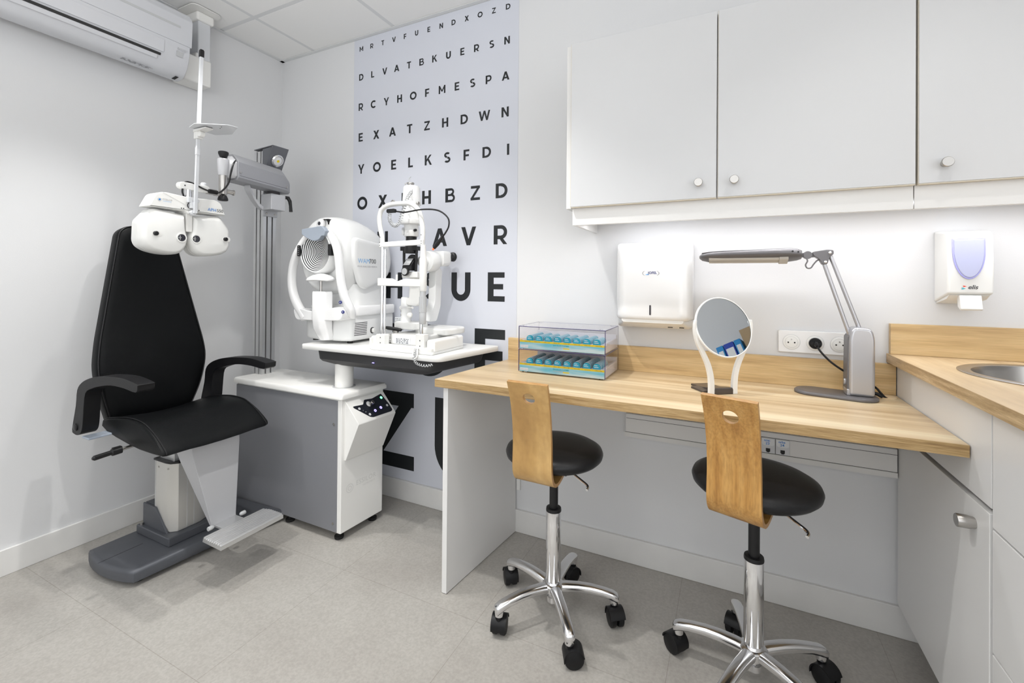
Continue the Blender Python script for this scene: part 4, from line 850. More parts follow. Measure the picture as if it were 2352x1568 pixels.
# illumination tower: black prism stage below, white lamp house above
TX, TY = AX+.036, AY-.025
ps = obj('prism_stage', B().lathe([(.026, 1.238), (.030, 1.242), (.030, 1.262), (.026, 1.268), (.0235, 1.30), (.0235, 1.322)], (TX, TY, 0), (0, 0, 1), 30).box(TX-.045, TX+.045, TY-.020, TY+.010, 1.250, 1.268).box(TX-.043, TX+.043, TY-.012, TY+.012, 1.288, 1.293), 'black_plastic', sm, .001)
for sx in (-1, 1): obj('stage_post', B().tube([(TX+sx*.034, TY-.006, 1.255), (TX+sx*.034, TY-.006, 1.21), (TX+sx*.031, TY-.006, 1.155)], .0062, 10), 'black_plastic', ps)
obj('mirror_holder', B().prism([(TY-.032, 1.162), (TY-.030, 1.182), (TY-.002, 1.216), (TY+.010, 1.206), (TY+.006, 1.162)], 'x', TX-.024, TX+.024).lathe([(.026, 0), (.026, .012)], (TX+.004, TY+.012, 1.208), (0, -1, 0), 24), 'black_plastic', ps, .002)
obj('prism_mirror', B().poly([(TX-.018, TY-.0318, 1.186), (TX+.016, TY-.0318, 1.186), (TX+.016, TY-.005, 1.2155), (TX-.018, TY-.005, 1.2155)]), 'light_grey_plastic', ps)
obj('focus_knob', B().lathe([(.017, 0), (.019, .003), (.019, .010), (.015, .012), (0, .012)], (TX-.002, TY-.030, 1.158), (0, -1, 0), 26), 'black_plastic', ps)
obj('knob_face', B().lathe([(.0145, 0), (.014, .0015), (0, .002)], (TX-.002, TY-.042, 1.158), (0, -1, 0), 22), 'light_grey_plastic', ps)
lh2 = obj('lamp_house', B().lathe([(.030, 1.312), (.032, 1.315), (.032, 1.360), (.030, 1.364), (.050, 1.366), (.052, 1.370), (.052, 1.384), (.046, 1.388), (.042, 1.412), (.040, 1.424), (.036, 1.428), (.035, 1.450), (.041, 1.452), (.036, 1.528), (.031, 1.534), (0, 1.535)], (TX, TY, 0), (0, 0, 1), 36), 'device_white', sm, ang=45)
obj('lamp_socket', B().lathe([(.012, 1.534), (.012, 1.542), (.016, 1.544), (.016, 1.550)], (TX-.006, TY, 0), (0, 0, 1), 18).tube([(TX-.022, TY-.012, 1.532), (TX-.026, TY-.014, 1.544), (TX-.018, TY-.010, 1.550), (TX-.008, TY-.004, 1.544)], .002, 8), 'brushed_steel', lh2)
obj('lock_screw', B().lathe([(.003, 0), (.003, .008), (.007, .010), (.007, .018), (.005, .020)], (TX+.036, TY-.012, 1.452), (1, -.4, .1), 16), 'brushed_steel', lh2)
obj('filter_window', B().prism(rrect(TX-.026, TX-.016, 1.317, 1.350, .004), 'y', TY-.0325, TY-.027), 'light_grey_plastic', lh2)
obj('filter_lever', B().lathe([(.006, 0), (.006, .015), (.004, .018)], (TX+.030, TY-.016, 1.337), (1, -.6, 0), 12), 'black_plastic', lh2)
# microscope with its drum and eyepieces, pointing at the wall
MD = Vector((.16, 1, .03)).normalized(); MS = Vector((MD.y, -MD.x, 0)).normalized(); M0 = Vector((1.226, -.200, 1.205))
mic = obj('microscope', B().lathe([(.018, -.03), (.022, -.028), (.022, 0), (.044, .004), (.047, .010), (.047, .052), (.044, .056), (.030, .058), (.030, .066)], M0, MD, 36), 'device_white', sm, ang=40)
obj('drum_dial', B().lathe([(.036, 0), (.036, .003), (.012, .004), (0, .004)], M0+MD*.0085, -MD, 30), 'soft_black', mic)
hd = B(); H0 = M0+MD*.062+Vector((0, 0, .012))
def mp_(a, b_, c): return H0+MD*a+MS*b_+Vector((0, 0, 1))*c
sec2 = rrect(-.040, .046, -.034, .036, .016, 4)
hd.loft([[mp_(0, u*.75, w*.8) for u, w in sec2], [mp_(.008, u, w) for u, w in sec2], [mp_(.050, u, w) for u, w in sec2], [mp_(.060, u*.9, w*.85+.002) for u, w in sec2]])
obj('binocular_housing', hd, 'device_white', mic, ang=50)
for u in (-.024, .028):
    obj('eyepiece', B().lathe([(.013, 0), (.017, .004), (.0175, .018), (.016, .020), (.021, .024), (.0225, .034), (.018, .040), (.008, .038)], mp_(.056, u, .010), MD, 24), 'black_plastic', mic)
# fixation light on its bent arm, coiled lead
gp = spline([(1.178, FY-.004, 1.407), (1.215, FY-.006, 1.403), (1.26, FY-.010, 1.397), (1.35, FY-.02, 1.401), (1.43, FY-.025, 1.392), (1.476, FY-.025, 1.362), (1.482, FY-.025, 1.330), (1.466, FY-.025, 1.302), (1.452, FY-.025, 1.288)], 6)
gn = obj('fixation_arm', B().tube(gp, .0032, 8), 'black_plastic', sm)
obj('fixation_lamp', B().tube([(1.456, FY-.025, 1.293), (1.448, FY-.025, 1.282), (1.430, FY-.025, 1.262), (1.414, FY-.025, 1.246)], .006, 12, rs=[.0045, .006, .0085, .0065]), 'black_plastic', gn)
obj('fixation_tip', B().ball((1.410, FY-.025, 1.242), .0042, 10, 8), 'led_red', gn)
obj('arm_clamp', B().prism(rrect(1.168, 1.212, 1.398, 1.414, .006), 'y', FY-.020, FY-.006), 'black_plastic', gn, .002)
obj('cable_hook', B().tube([(1.188+.009*math.cos(a), FY-.002, 1.442+.009*math.sin(a)) for a in [math.radians(x) for x in range(-70, 230, 20)]], .003, 8), 'brushed_steel', sm)
cpth = spline([(1.178, FY-.010, 1.398), (1.180, FY-.012, 1.372), (1.196, FY-.014, 1.350), (1.216, FY-.014, 1.344), (1.232, FY-.010, 1.360), (1.236, FY+.0, 1.395), (1.234, FY+.02, 1.435), (1.226, FY+.05, 1.475), (1.218, FY+.08, 1.50)], 24)
coil = []
for i, p in enumerate(cpth):
    t = (cpth[min(i+1, len(cpth)-1)]-cpth[max(i-1, 0)]).normalized(); e = t.cross(Vector((0, 1, 0))).normalized(); g = t.cross(e); a = i*2*PI/6.5
    coil.append(p+(e*math.cos(a)+g*math.sin(a))*.0068)
obj('coiled_lead', B().tube(coil, .0019, 6), 'light_grey_plastic', sm)
obj('lamp_lead', B().tube(spline([(1.218, FY+.08, 1.50), (1.206, FY+.10, 1.52), (1.188, FY+.11, 1.54), (1.172, FY+.12, 1.565), (1.178, FY+.125, 1.578)], 6), .0020, 6), 'light_grey_plastic', sm)
cpth = spline([(1.338, -.396, .848), (1.336, -.404, .836), (1.334, -.412, .815), (1.345, -.415, .798), (1.365, -.413, .790), (1.392, -.408, .788), (1.41, -.395, .792)], 18)
coil = []
for i, p in enumerate(cpth):
    t = (cpth[min(i+1, len(cpth)-1)]-cpth[max(i-1, 0)]).normalized(); e = t.cross(Vector((0, 0.3, 1))).normalized(); g = t.cross(e); a = i*2*PI/7
    coil.append(p+(e*math.cos(a)+g*math.sin(a))*.0042)
obj('coiled_lead', B().tube(coil, .0018, 6), 'light_grey_plastic', sm)
obj('lead_loop', B().tube(spline([(1.322, -.398, .850), (1.323, -.404, .838), (1.328, -.410, .822), (1.338, -.412, .812), (1.346, -.409, .822), (1.342, -.402, .842), (1.336, -.396, .852)], 5), .0030, 8), 'white_plastic', sm)
def holed(outer, cx, cy, rx, ry=None, n=48):
    """flat sheet (x, y) between a rectangle outline and an oval hole: returns points, faces"""
    ry = ry or rx; x0, x1, y0, y1 = outer; pts = []; fs = []
    corners = [math.atan2(y-cy, x-cx) % (2*PI) for x in (x0, x1) for y in (y0, y1)]
    angs = sorted([2*PI*i/n for i in range(n)]+corners); k = len(angs)
    for a in angs: pts.append((cx+rx*math.cos(a), cy+ry*math.sin(a)))
    for a in angs:
        c, s_ = math.cos(a), math.sin(a); t = 1e9
        if c > 1e-9: t = min(t, (x1-cx)/c)
        if c < -1e-9: t = min(t, (x0-cx)/c)
        if s_ > 1e-9: t = min(t, (y1-cy)/s_)
        if s_ < -1e-9: t = min(t, (y0-cy)/s_)
        pts.append((cx+c*t, cy+s_*t))
    for i in range(k): fs.append((i, (i+1) % k, k+(i+1) % k, k+i))
    return pts, fs, k
# ================================================================== desk
dk = thing('desk', 'long light oak laminate desk on a white end panel', 'desk', (2.2, -.25, 0))
do = [(1.500, -.504), (2.9275, -.504), (2.9275, -.001), (1.553, -.001)]
tb = B().prism(do, 'z', .739, .767)
obj('desk_top', tb, 'oak_laminate', dk, .0012)
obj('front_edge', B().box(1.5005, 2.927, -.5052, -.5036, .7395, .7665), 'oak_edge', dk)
obj('end_panel', B().prism([(1.526, -.488), (1.546, -.488), (1.594, -.013), (1.575, -.013)], 'z', .002, .739), 'white_laminate', dk, .0012)
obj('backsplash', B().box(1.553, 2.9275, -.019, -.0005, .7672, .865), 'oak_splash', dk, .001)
obj('cable_grommet', B().lathe([(.030, 0), (.030, .0015), (.026, .003), (0, .003)], (2.888, -.062, .767), (0, 0, 1), 32), 'oak_counter', dk)
# ================================================================== cabinets on the right
FXC = 2.93
bc = thing('base_cabinet', 'white base cabinet with one door and steel bar knob beside the desk', 'cabinet', (3.2, -.3, 0))
obj('carcass', B().box(FXC+.020, 3.52, -.588, -.004, .125, .764).box(3.02, 3.5, -.58, -.02, 0, .125), 'white_laminate', bc)
obj('fixed_panel', B().box(FXC, FXC+.020, -.588, -.004, .666, .866), 'white_laminate', bc, .001)
obj('shadow_gap', B().box(FXC+.012, FXC+.0205, -.588, -.004, .655, .667), 'dark_gap', bc)
dr = obj('door', B().box(FXC-.002, FXC+.018, -.586, -.035, .120, .6545), 'white_laminate', bc, .0015)
obj('door_knob', B().lathe([(.0115, 0), (.0125, .002), (.0125, .006), (.0140, .012), (.0140, .029), (.0132, .0305), (0, .0305)], (FXC-.002, -.525, .607), (-1, 0, 0), 28), 'brushed_steel', dr)
du_ = thing('drawer_unit', 'white drawer unit at the right edge under the sink worktop', 'drawers', (3.2, -.9, 0))
obj('carcass', B().box(FXC+.020, 3.52, -1.19, -.590, .125, .866).box(3.02, 3.5, -1.18, -.6, 0, .125), 'white_laminate', du_)
for z0, z1 in ((.630, .866), (.380, .626), (.120, .376)):
    obj('drawer_front', B().box(FXC, FXC+.019, -1.188, -.592, z0, z1), 'white_laminate', du_, .0015)
wt = thing('worktop', 'oak laminate worktop with round sink cut-out and upstand on the right', 'worktop', (3.2, -.6, .868))
SX, SY, SR = 3.190, -.305, .205
pts, fs, k = holed((2.908, 3.54, -1.2, -.0008), SX, SY, SR-.012)
b = B(); m0 = [(x, y, .897) for x, y in pts]; m1 = [(x, y, .8685) for x, y in pts]
b.add(m0+m1, fs+[tuple(i+2*k for i in f)[::-1] for f in fs]+[(i, (i+1) % k, 2*k+(i+1) % k, 2*k+i) for i in range(k)]+[(k+i, k+(i+1) % k, 3*k+(i+1) % k, 3*k+i) for i in range(k)])
obj('slab', b, 'oak_counter', wt)
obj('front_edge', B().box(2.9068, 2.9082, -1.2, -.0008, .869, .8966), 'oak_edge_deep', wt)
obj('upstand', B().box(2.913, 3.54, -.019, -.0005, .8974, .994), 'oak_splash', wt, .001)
sk = thing('sink', 'round stainless steel sink set into the right worktop', 'sink', (SX, SY, .78))
obj('bowl', B().lathe([(SR, .8972), (SR+.001, .899), (SR-.002, .9005), (SR-.020, .9005), (SR-.026, .898), (SR-.030, .885), (SR-.036, .82), (SR-.06, .785), (.03, .775)], (SX, SY, 0), (0, 0, 1), 64, cap=False), 'brushed_steel', sk, ang=50)
obj('drain', B().lathe([(.032, .774), (.032, .778), (.02, .776), (0, .776)], (SX, SY, 0), (0, 0, 1), 24), 'chrome', sk)
# wall cabinets
def cabinet(name, label, x0, x1, doors, endl):
    t = thing(name, label, 'wall cabinet', ((x0+x1)/2, -.15, 1.32))
    obj('carcass', B().box(x0+(.019 if endl else 0), x1, -.291, -.001, 1.382, 1.964), 'white_laminate', t)
    if endl: obj('end_panel', B().box(x0, x0+.0185, -.295, -.001, 1.381, 1.966), 'white_laminate', t, .001)
    for a, b_, kx in doors:
        d = obj('door', B().box(a, b_, -.3125, -.2935, 1.3845, 1.9635), 'gloss_laminate', t, .001)
        eb2 = B().box(a-.0012, a-.0002, -.311, -.292, 1.384, 1.963).box(a, b_, -.311, -.292, 1.3822, 1.3842)
        obj('edge_band', eb2, 'cream_edge', d)
        obj('knob', B().lathe([(.0085, 0), (.0080, .006), (.0085, .012), (.0125, .018), (.0130, .022), (.0115, .0245), (0, .0245)], (kx, -.3125, 1.4315), (0, -1, 0), 24), 'brushed_steel', d)
    obj('pelmet', B().box(x0+(.022 if endl else .0003), x1-.0003, -.289, -.274, 1.3215, 1.3825), 'white_laminate', t, .0008)
    if endl: obj('end_return', B().box(x0+.024, x0+.036, -.275, -.001, 1.3215, 1.3825), 'white_laminate', t)
    return t
cabinet('wall_cabinet', 'wide white wall cabinet with two doors above the desk', 1.918, 2.891, ((1.940, 2.4115, 2.361), (2.416, 2.889, 2.461)), True)
cabinet('wall_cabinet', 'white wall cabinet with a single visible door at the right edge above the sink', 2.893, 3.54, ((2.8955, 3.535, 2.946),), False)
sl_ = thing('strip_light', 'slim lit strip light hidden under the wall cabinets', 'light', (2.6, -.17, 1.36))
obj('housing', B().box(2.06, 3.42, -.19, -.15, 1.364, 1.3815), 'white_plastic', sl_, .003)
obj('tube', B().cyl((2.08, -.17, 1.362), (3.40, -.17, 1.362), .006, n=12), 'tube_glow', sl_)
# ================================================================== things on the back wall
td = thing('towel_dispenser', 'white paper towel dispenser on the wall above the desk', 'towel dispenser', (2.19, -.06, .94))
def rr3(x0, x1, z0, z1, r, y): return [(x, y, z) for x, z in rrect(x0, x1, z0, z1, r, 5)]
obj('case', B().loft([rr3(2.048, 2.329, .975, 1.272, .014, -.001), rr3(2.048, 2.329, .975, 1.272, .014, -.045), rr3(2.058, 2.324, .978, 1.268, .016, -.095), rr3(2.068, 2.318, .981, 1.262, .018, -.118), rr3(2.078, 2.310, .985, 1.256, .018, -.125), rr3(2.095, 2.295, .995, 1.245, .018, -.1275)]), 'gloss_white', td, ang=50)
obj('outlet_tray', B().loft([rr3(2.052, 2.327, .945, .985, .012, -.001), rr3(2.055, 2.325, .947, .985, .012, -.06), rr3(2.078, 2.306, .962, .990, .012, -.105), rr3(2.082, 2.302, .970, .990, .009, -.118)]), 'warm_white_plastic', td, ang=50)
obj('lock_slot', B().box(2.245, 2.262, -.085, -.083, .952, .9545).box(2.285, 2.301, -.085, -.083, .952, .9545), 'dark_gap', td)
obj('fill_window', B().prism(rrect(2.1845, 2.1905, .999, 1.036, .0028), 'y', -.1288, -.126), 'slot_dark', td)
lg = B(); kq = 40
for a0, a1 in ((-40, 40), (140, 220)):
    q_ = [(math.cos(math.radians(a0+(a1-a0)*i/12)), math.sin(math.radians(a0+(a1-a0)*i/12))) for i in range(13)]
    lg.add([(2.189+.030*c*f, -.1284, 1.153+.0125*s_*f) for f in (1, .95) for c, s_ in q_], [(i, i+1, 14+i, 13+i) for i in range(12)])
obj('maker_oval', lg, 'mark_dark', td)
text('maker_lettering', 'JOFEL', .0125, (2.179, -.128, 1.1505), (1, 0, 0), (0, 0, 1), 'mark_navy', td, lift=.0006, bold=.0003)
obj('maker_wave', B().poly([(2.169, -.1285, 1.1475), (2.176, -.1285, 1.151), (2.180, -.1285, 1.1495), (2.180, -.1285, 1.152), (2.184, -.1285, 1.1475), (2.178, -.1285, 1.1460)]), 'mark_light_blue', td)
sd = thing('soap_dispenser', 'white wall soap dispenser with lilac shield window above the sink', 'soap dispenser', (3.072, -.05, 1.04))
x0, x1 = 3.023, 3.123
obj('case', B().prism([(-.001, 1.285), (-.085, 1.275), (-.098, 1.262), (-.104, 1.160), (-.100, 1.094), (-.080, 1.088), (-.001, 1.066)], 'x', x0, x1), 'white_plastic', sd, .006, 3)
obj('underside', B().prism([(-.001, 1.070), (-.001, 1.062), (-.075, 1.078), (-.093, 1.090), (-.085, 1.094)], 'x', x0+.006, x1-.006), 'warm_white_plastic', sd)
shp = [(3.032, 1.254), (3.104, 1.254)]+[(3.068+.036*math.cos(math.radians(a)), 1.222-.086*math.sin(math.radians(a))) for a in range(0, 181, 10)]
def soapy(z): return -.098-.006*min(1, max(0, (1.262-z)/.10))
obj('window_frame', B().loft([[(x, soapy(z)-.0005, z) for x, z in shp], [(x, soapy(z)-.004, z) for x, z in shp]]), 'lilac_frame', sd, .001)
obj('window', B().loft([[(3.068+(x-3.068)*.92, soapy(z)-.003, 1.20+(z-1.20)*.94) for x, z in shp], [(3.068+(x-3.068)*.90, soapy(z)-.0062, 1.20+(z-1.20)*.92) for x, z in shp]]), 'lilac_window', sd, .002)
obj('push_lever', B().loft([[(3.050, y, z) for y, z in ((-.078, 1.088), (-.098, 1.090), (-.108, 1.050), (-.102, 1.046), (-.085, 1.055))], [(3.098, y, z) for y, z in ((-.078, 1.088), (-.098, 1.090), (-.108, 1.050), (-.102, 1.046), (-.085, 1.055))]]), 'white_plastic', sd, .002)
text('maker_lettering', 'elis', .0165, (3.066, -.1025, 1.108), (1, 0, 0), (0, -.04, 1), 'mark_dark', sd, lift=.001, shear=.25, bold=.0003)
for z, m_ in ((1.1155, 'mark_red'), (1.1090, 'mark_teal')):
    a = .006 if m_ == 'mark_red' else 0
    obj('maker_arrow', B().poly([(3.052+a*.5, -.1040, z-.003), (3.062+a*.3, -.1040, z), (3.052+a*.5, -.1040, z+.003), (3.054+a*.5, -.1040, z)]), m_, sd)
so = thing('power_socket', 'white triple wall power socket behind the desk lamp', 'power socket', (2.712, -.005, .88))
plate_ = obj('plate', B().prism(rrect(2.605, 2.822, .881, .957, .005), 'y', -.011, -.0005), 'gloss_white', so, .0025, 3)
for i, x in enumerate((2.644, 2.713, 2.781)):
    s1 = obj('socket', B().lathe([(.0255, .0), (.0255, .0008), (.0248, .0012), (0, .0012)], (x, -.011, .917), (0, -1, 0), 32), 'white_plastic', so, ang=30)
    obj('rim_line', B().lathe([(.0262, 0), (.0262, .0009), (.0253, .0009), (.0253, 0)], (x, -.011, .917), (0, -1, 0), 36, cap=False).lathe([(.0192, .001), (.0192, .0016), (.0186, .0016), (.0186, .001)], (x, -.011, .917), (0, -1, 0), 36, cap=False), 'light_grey_plastic', s1)
    if i != 1:
        obj('pin_hole', B().lathe([(.0026, .0012), (.0026, .0018), (0, .0018)], (x-.0095, -.011, .9155), (0, -1, 0), 12).lathe([(.0026, .0012), (.0026, .0018), (0, .0018)], (x+.0095, -.011, .9155), (0, -1, 0), 12), 'dark_gap', s1)
        obj('earth_pin', B().cyl((x, -.007, .926), (x, -.014, .926), .0022, n=12), 'brushed_steel', s1)
tk = thing('cable_trunking', 'white cable trunking on the wall below the desk', 'cable trunking', (2.5, -.02, .51))
obj('channel', B().box(2.084, 2.925, -.045, -.0005, .514, .604), 'white_laminate', tk, .002)
obj('groove', B().box(2.087, 2.925, -.0455, -.0445, .5855, .5868).box(2.084, 2.925, -.0455, -.0445, .5315, .5327), 'slot_dark', tk)
obj('lower_lip', B().box(2.080, 2.925, -.047, -.044, .514, .531), 'skirting_paint', tk)
for x, n_ in ((2.552, '23'), (2.5955, '24')):
    ns = obj('network_socket', B().box(x, x+.0415, -.0475, -.0445, .5335, .5845), 'cool_white_plastic', tk, .001)
    obj('edge_line', B().box(x-.0006, x+.0002, -.0478, -.0446, .5335, .5845), 'slot_dark', ns)
    obj('port', B().box(x+.014, x+.027, -.0482, -.047, .5385, .5495).box(x+.0165, x+.0245, -.0482, -.047, .536, .5395), 'black_plastic', ns)
    obj('port_label', B().prism(rpoly([(x+.002, .563), (x+.008, .559), (x+.033, .559), (x+.0395, .563), (x+.0395, .583), (x+.002, .583)], .001, 2), 'y', -.0482, -.0472), 'label_paper', ns)
    text('handwriting', 'orac' if n_ == '23' else 'orbe', .0105, (x+.008, -.0482, .5735), (1, 0, 0), (0, 0, 1), 'mark_blue', ns, lift=.0003, bold=.0002)
    text('handwriting', n_, .0125, (x+.013, -.0482, .5625), (1, 0, 0), (0, 0, 1), 'mark_blue', ns, lift=.0003, bold=.0002)
jb = tag(obj('junction_box', B().box(1.597, 1.614, -.014, -.0005, .188, .236), 'white_plastic', None, .0015), 'tiny white junction box low on the wall beside the desk end panel', 'junction box')

# ================================================================== desk lamp
dl = thing('desk_lamp', 'silver grey tube desk lamp with double arm on the desk', 'desk lamp', (2.76, -.11, .767))
lo_ = rrect(-.110, .108, -.055, .055, .05, 8)
def rl2(p, k, z): 
    a = math.radians(-12); x, y = p[0]*k, p[1]*k
    return (2.752+x*math.cos(a)-y*math.sin(a), -.112+x*math.sin(a)+y*math.cos(a), z)
obj('base', B().loft([[rl2(p, .97, .7672) for p in lo_], [rl2(p, 1, .769) for p in lo_], [rl2(p, 1, .774) for p in lo_], [rl2(p, .96, .7775) for p in lo_]]), 'lamp_grey', dl, ang=50)
LY = -.112
cshape = rpoly([(2.781, .777), (2.846, .777), (2.846, .955), (2.838, .985), (2.79, .988), (2.781, .955)], [.0, .0, .03, .025, .03, .03], 6)
lc_ = obj('column', B().prism(cshape, 'y', LY-.034, LY+.028), 'lamp_silver', dl, .009, 3)
obj('column_spine', B().prism([(2.777, .785), (2.785, .785), (2.785, .965), (2.779, .955)], 'y', LY-.026, LY+.032), 'lamp_grey', lc_, .003)
obj('switch', B().prism(rrect(-.006, .006, .805, .825, .006), 'x', 2.7725, 2.779).xf(Matrix.Translation((0, LY-.005, 0))), 'lamp_silver', lc_, .002)
obj('column_skirt', B().box(2.776, 2.787, LY-.030, LY+.02, .777, .797), 'lamp_silver', lc_, .003)
for (xa, za), (xb, zb) in (((2.790, .955), (2.7205, 1.186)), ((2.815, .975), (2.738, 1.208))):
    obj('arm', B().tube([(xa, LY, za), (xb, LY, zb)], .0062, 12), 'lamp_silver', dl)
jo = obj('elbow_joint', B().prism(rpoly([(2.690, 1.222), (2.728, 1.228), (2.744, 1.226), (2.745, 1.214), (2.734, 1.203), (2.728, 1.182), (2.716, 1.180), (2.706, 1.198), (2.690, 1.210)], .004, 3), 'y', LY-.014, LY+.014), 'lamp_grey', dl, .002)
for x, z in ((2.734, 1.218), (2.7225, 1.189)): obj('joint_screw', B().lathe([(.0045, 0), (.0045, .0025), (.003, .0035), (0, .0035)], (x, LY-.0145, z), (0, -1, 0), 14), 'chrome', jo)
obj('swivel', B().lathe([(.0125, -.012), (.0125, .012)], (2.676, LY, 1.2115), (0, 1, 0), 24).box(2.652, 2.695, LY-.008, LY+.008, 1.2045, 1.2185), 'lamp_grey', dl, .001)
obj('head_cable', B().tube(spline([(2.672, LY-.01, 1.203), (2.675, LY-.012, 1.192), (2.670, LY-.012, 1.180), (2.674, LY-.012, 1.170), (2.684, LY-.012, 1.170), (2.692, LY-.010, 1.182), (2.702, LY-.008, 1.194), (2.714, LY-.006, 1.198)], 5), .0022, 8), 'lamp_grey', dl)
def roll(b_):
    a = math.radians(20)
    return b_.xf(Matrix.Translation((0, LY, 1.212)) @ Matrix.Rotation(-a, 4, 'X') @ Matrix.Translation((0, -LY, -1.212)))
hs_ = []
for x, hw, zt, zb in ((2.3535, .008, 1.2125, 1.206), (2.362, .022, 1.216, 1.201), (2.385, .032, 1.219, 1.1975), (2.43, .037, 1.2215, 1.1965), (2.58, .038, 1.226, 1.1965), (2.625, .036, 1.228, 1.197), (2.648, .028, 1.2275, 1.199), (2.660, .018, 1.225, 1.202)):
    k_ = 20; hs_.append([(x, LY+hw*math.copysign(abs(math.cos(2*PI*j/k_))**.7, math.cos(2*PI*j/k_)), (zt+zb)/2+(zt-zb)/2*math.copysign(abs(math.sin(2*PI*j/k_))**.7, math.sin(2*PI*j/k_))) for j in range(k_)])
hd_ = obj('lamp_head', roll(B().loft(hs_)), 'lamp_grey', dl, ang=50)
obj('top_shell', roll(B().loft([[(x, LY+(y-LY)*.98, z+.0022 if z > 1.212 else 1.2165) for x, y, z in r_] for r_ in hs_[1:-1]])), 'lamp_silver', hd_, ang=50)
obj('tube', roll(B().cyl((2.385, LY-.010, 1.199), (2.618, LY-.010, 1.199), .0085, n=16).cyl((2.385, LY+.010, 1.199), (2.618, LY+.010, 1.199), .0085, n=16)), 'tube_plastic', hd_)
obj('tube_cap', roll(B().box(2.596, 2.622, LY-.021, LY+.021, 1.1895, 1.204)), 'tube_plastic', hd_, .002)
obj('screw_hole', B().lathe([(.003, 0), (.003, .001), (0, .001)], (2.632, LY-.0325, 1.2235), (0, -1, 0), 10).lathe([(.003, 0), (.003, .001), (0, .001)], (2.648, LY-.0265, 1.2215), (0, -1, 0), 10), 'dark_gap', hd_)
obj('plug', B().lathe([(.0185, .0), (.0185, .006), (.016, .008), (0, .008)], (2.713, -.012, .917), (0, -1, 0), 24).prism(rrect(2.697, 2.729, .912, .922, .005), 'y', -.030, -.018).tube([(2.713, -.026, .917), (2.713, -.040, .914), (2.714, -.046, .910)], .006, 10, rs=[.008, .007, .004]), 'soft_black', dl)
obj('mains_cable', B().tube(spline([(2.7135, -.042, .912), (2.722, -.058, .895), (2.745, -.075, .868), (2.775, -.085, .845), (2.81, -.075, .825), (2.858, -.075, .800), (2.872, -.083, .784), (2.882, -.085, .772), (2.890, -.083, .767)], 6), .0032, 8), 'soft_black', dl)
obj('strain_relief', B().tube([(2.846, -.092, .783), (2.862, -.096, .781), (2.874, -.099, .774)], .005, 10, rs=[.006, .0055, .0045]), 'soft_black', dl)

# ================================================================== counter mirror
TM = math.radians(36); TILT = math.radians(18)
mr = thing('table_mirror', 'small round mirror on a white forked stand on the desk', 'mirror', (2.432, -.258, .767))
mu = Vector((math.cos(TM), math.sin(TM), 0)); mn = Vector((math.sin(TM), -math.cos(TM), 0)); MB0 = Vector((2.432, -.258, .767))
def mpt(u, h, d): return MB0+mu*u+mn*d+Vector((0, 0, h))
for sgn in (-1, 1):
    lp = spline([(.0405, 0, 0), (.0405, .03, 0), (.0435, .06, 0), (.053, .095, 0), (.072, .135, 0), (.088, .165, 0), (.0965, .195, 0), (.0985, .220, 0), (.0965, .235, 0)], 5)
    rg = []
    for i, p in enumerate(lp):
        t = (lp[min(i+1, len(lp)-1)]-lp[max(i-1, 0)]).normalized(); nn = Vector((t.y, -t.x, 0)); w = .0085-.0065*(i/len(lp))**2
        rg.append([mpt(sgn*(p.x+nn.x*a*w), p.y+nn.y*a*w, d) for a, d in ((-1, -.006), (1, -.006), (1, .006), (-1, .006))])
    obj('leg', B().loft(rg), 'warm_white_plastic', mr, .001)
Cm = mpt(0, .2120, .000)
mN = (mn*math.cos(TILT)+Vector((0, 0, 1))*math.sin(TILT)).normalized()
obj('rim', B().lathe([(.0935, -.004), (.0965, -.004), (.0975, -.001), (.0975, .004), (.0955, .006), (.0935, .0052)], Cm, mN, 64, cap=False), 'warm_white_plastic', mr)
obj('back_shell', B().lathe([(.0955, -.0035), (.08, -.010), (0, -.012)], Cm, mN, 48), 'warm_white_plastic', mr)
obj('glass', B().lathe([(.0940, .0038), (.05, .00385), (0, .0039)], Cm, mN, 64), 'mirror_glass', mr)
ft_ = B()
ft_.loft([[mpt(u, h, d) for u, h in ((-.033, .0), (.033, .0), (.033, hh), (-.033, hh))] for d, hh in ((.007, .014), (.004, .020), (-.02, .018), (-.06, .010), (-.125, .007))])
ft_.loft([[mpt(u, h, d) for u, h in ((-.055, .0), (-.030, .0), (-.030, .009), (-.055, .006))] for d in (-.02, -.09)])
obj('stand_foot', ft_, 'smoked_brown', mr, .002)
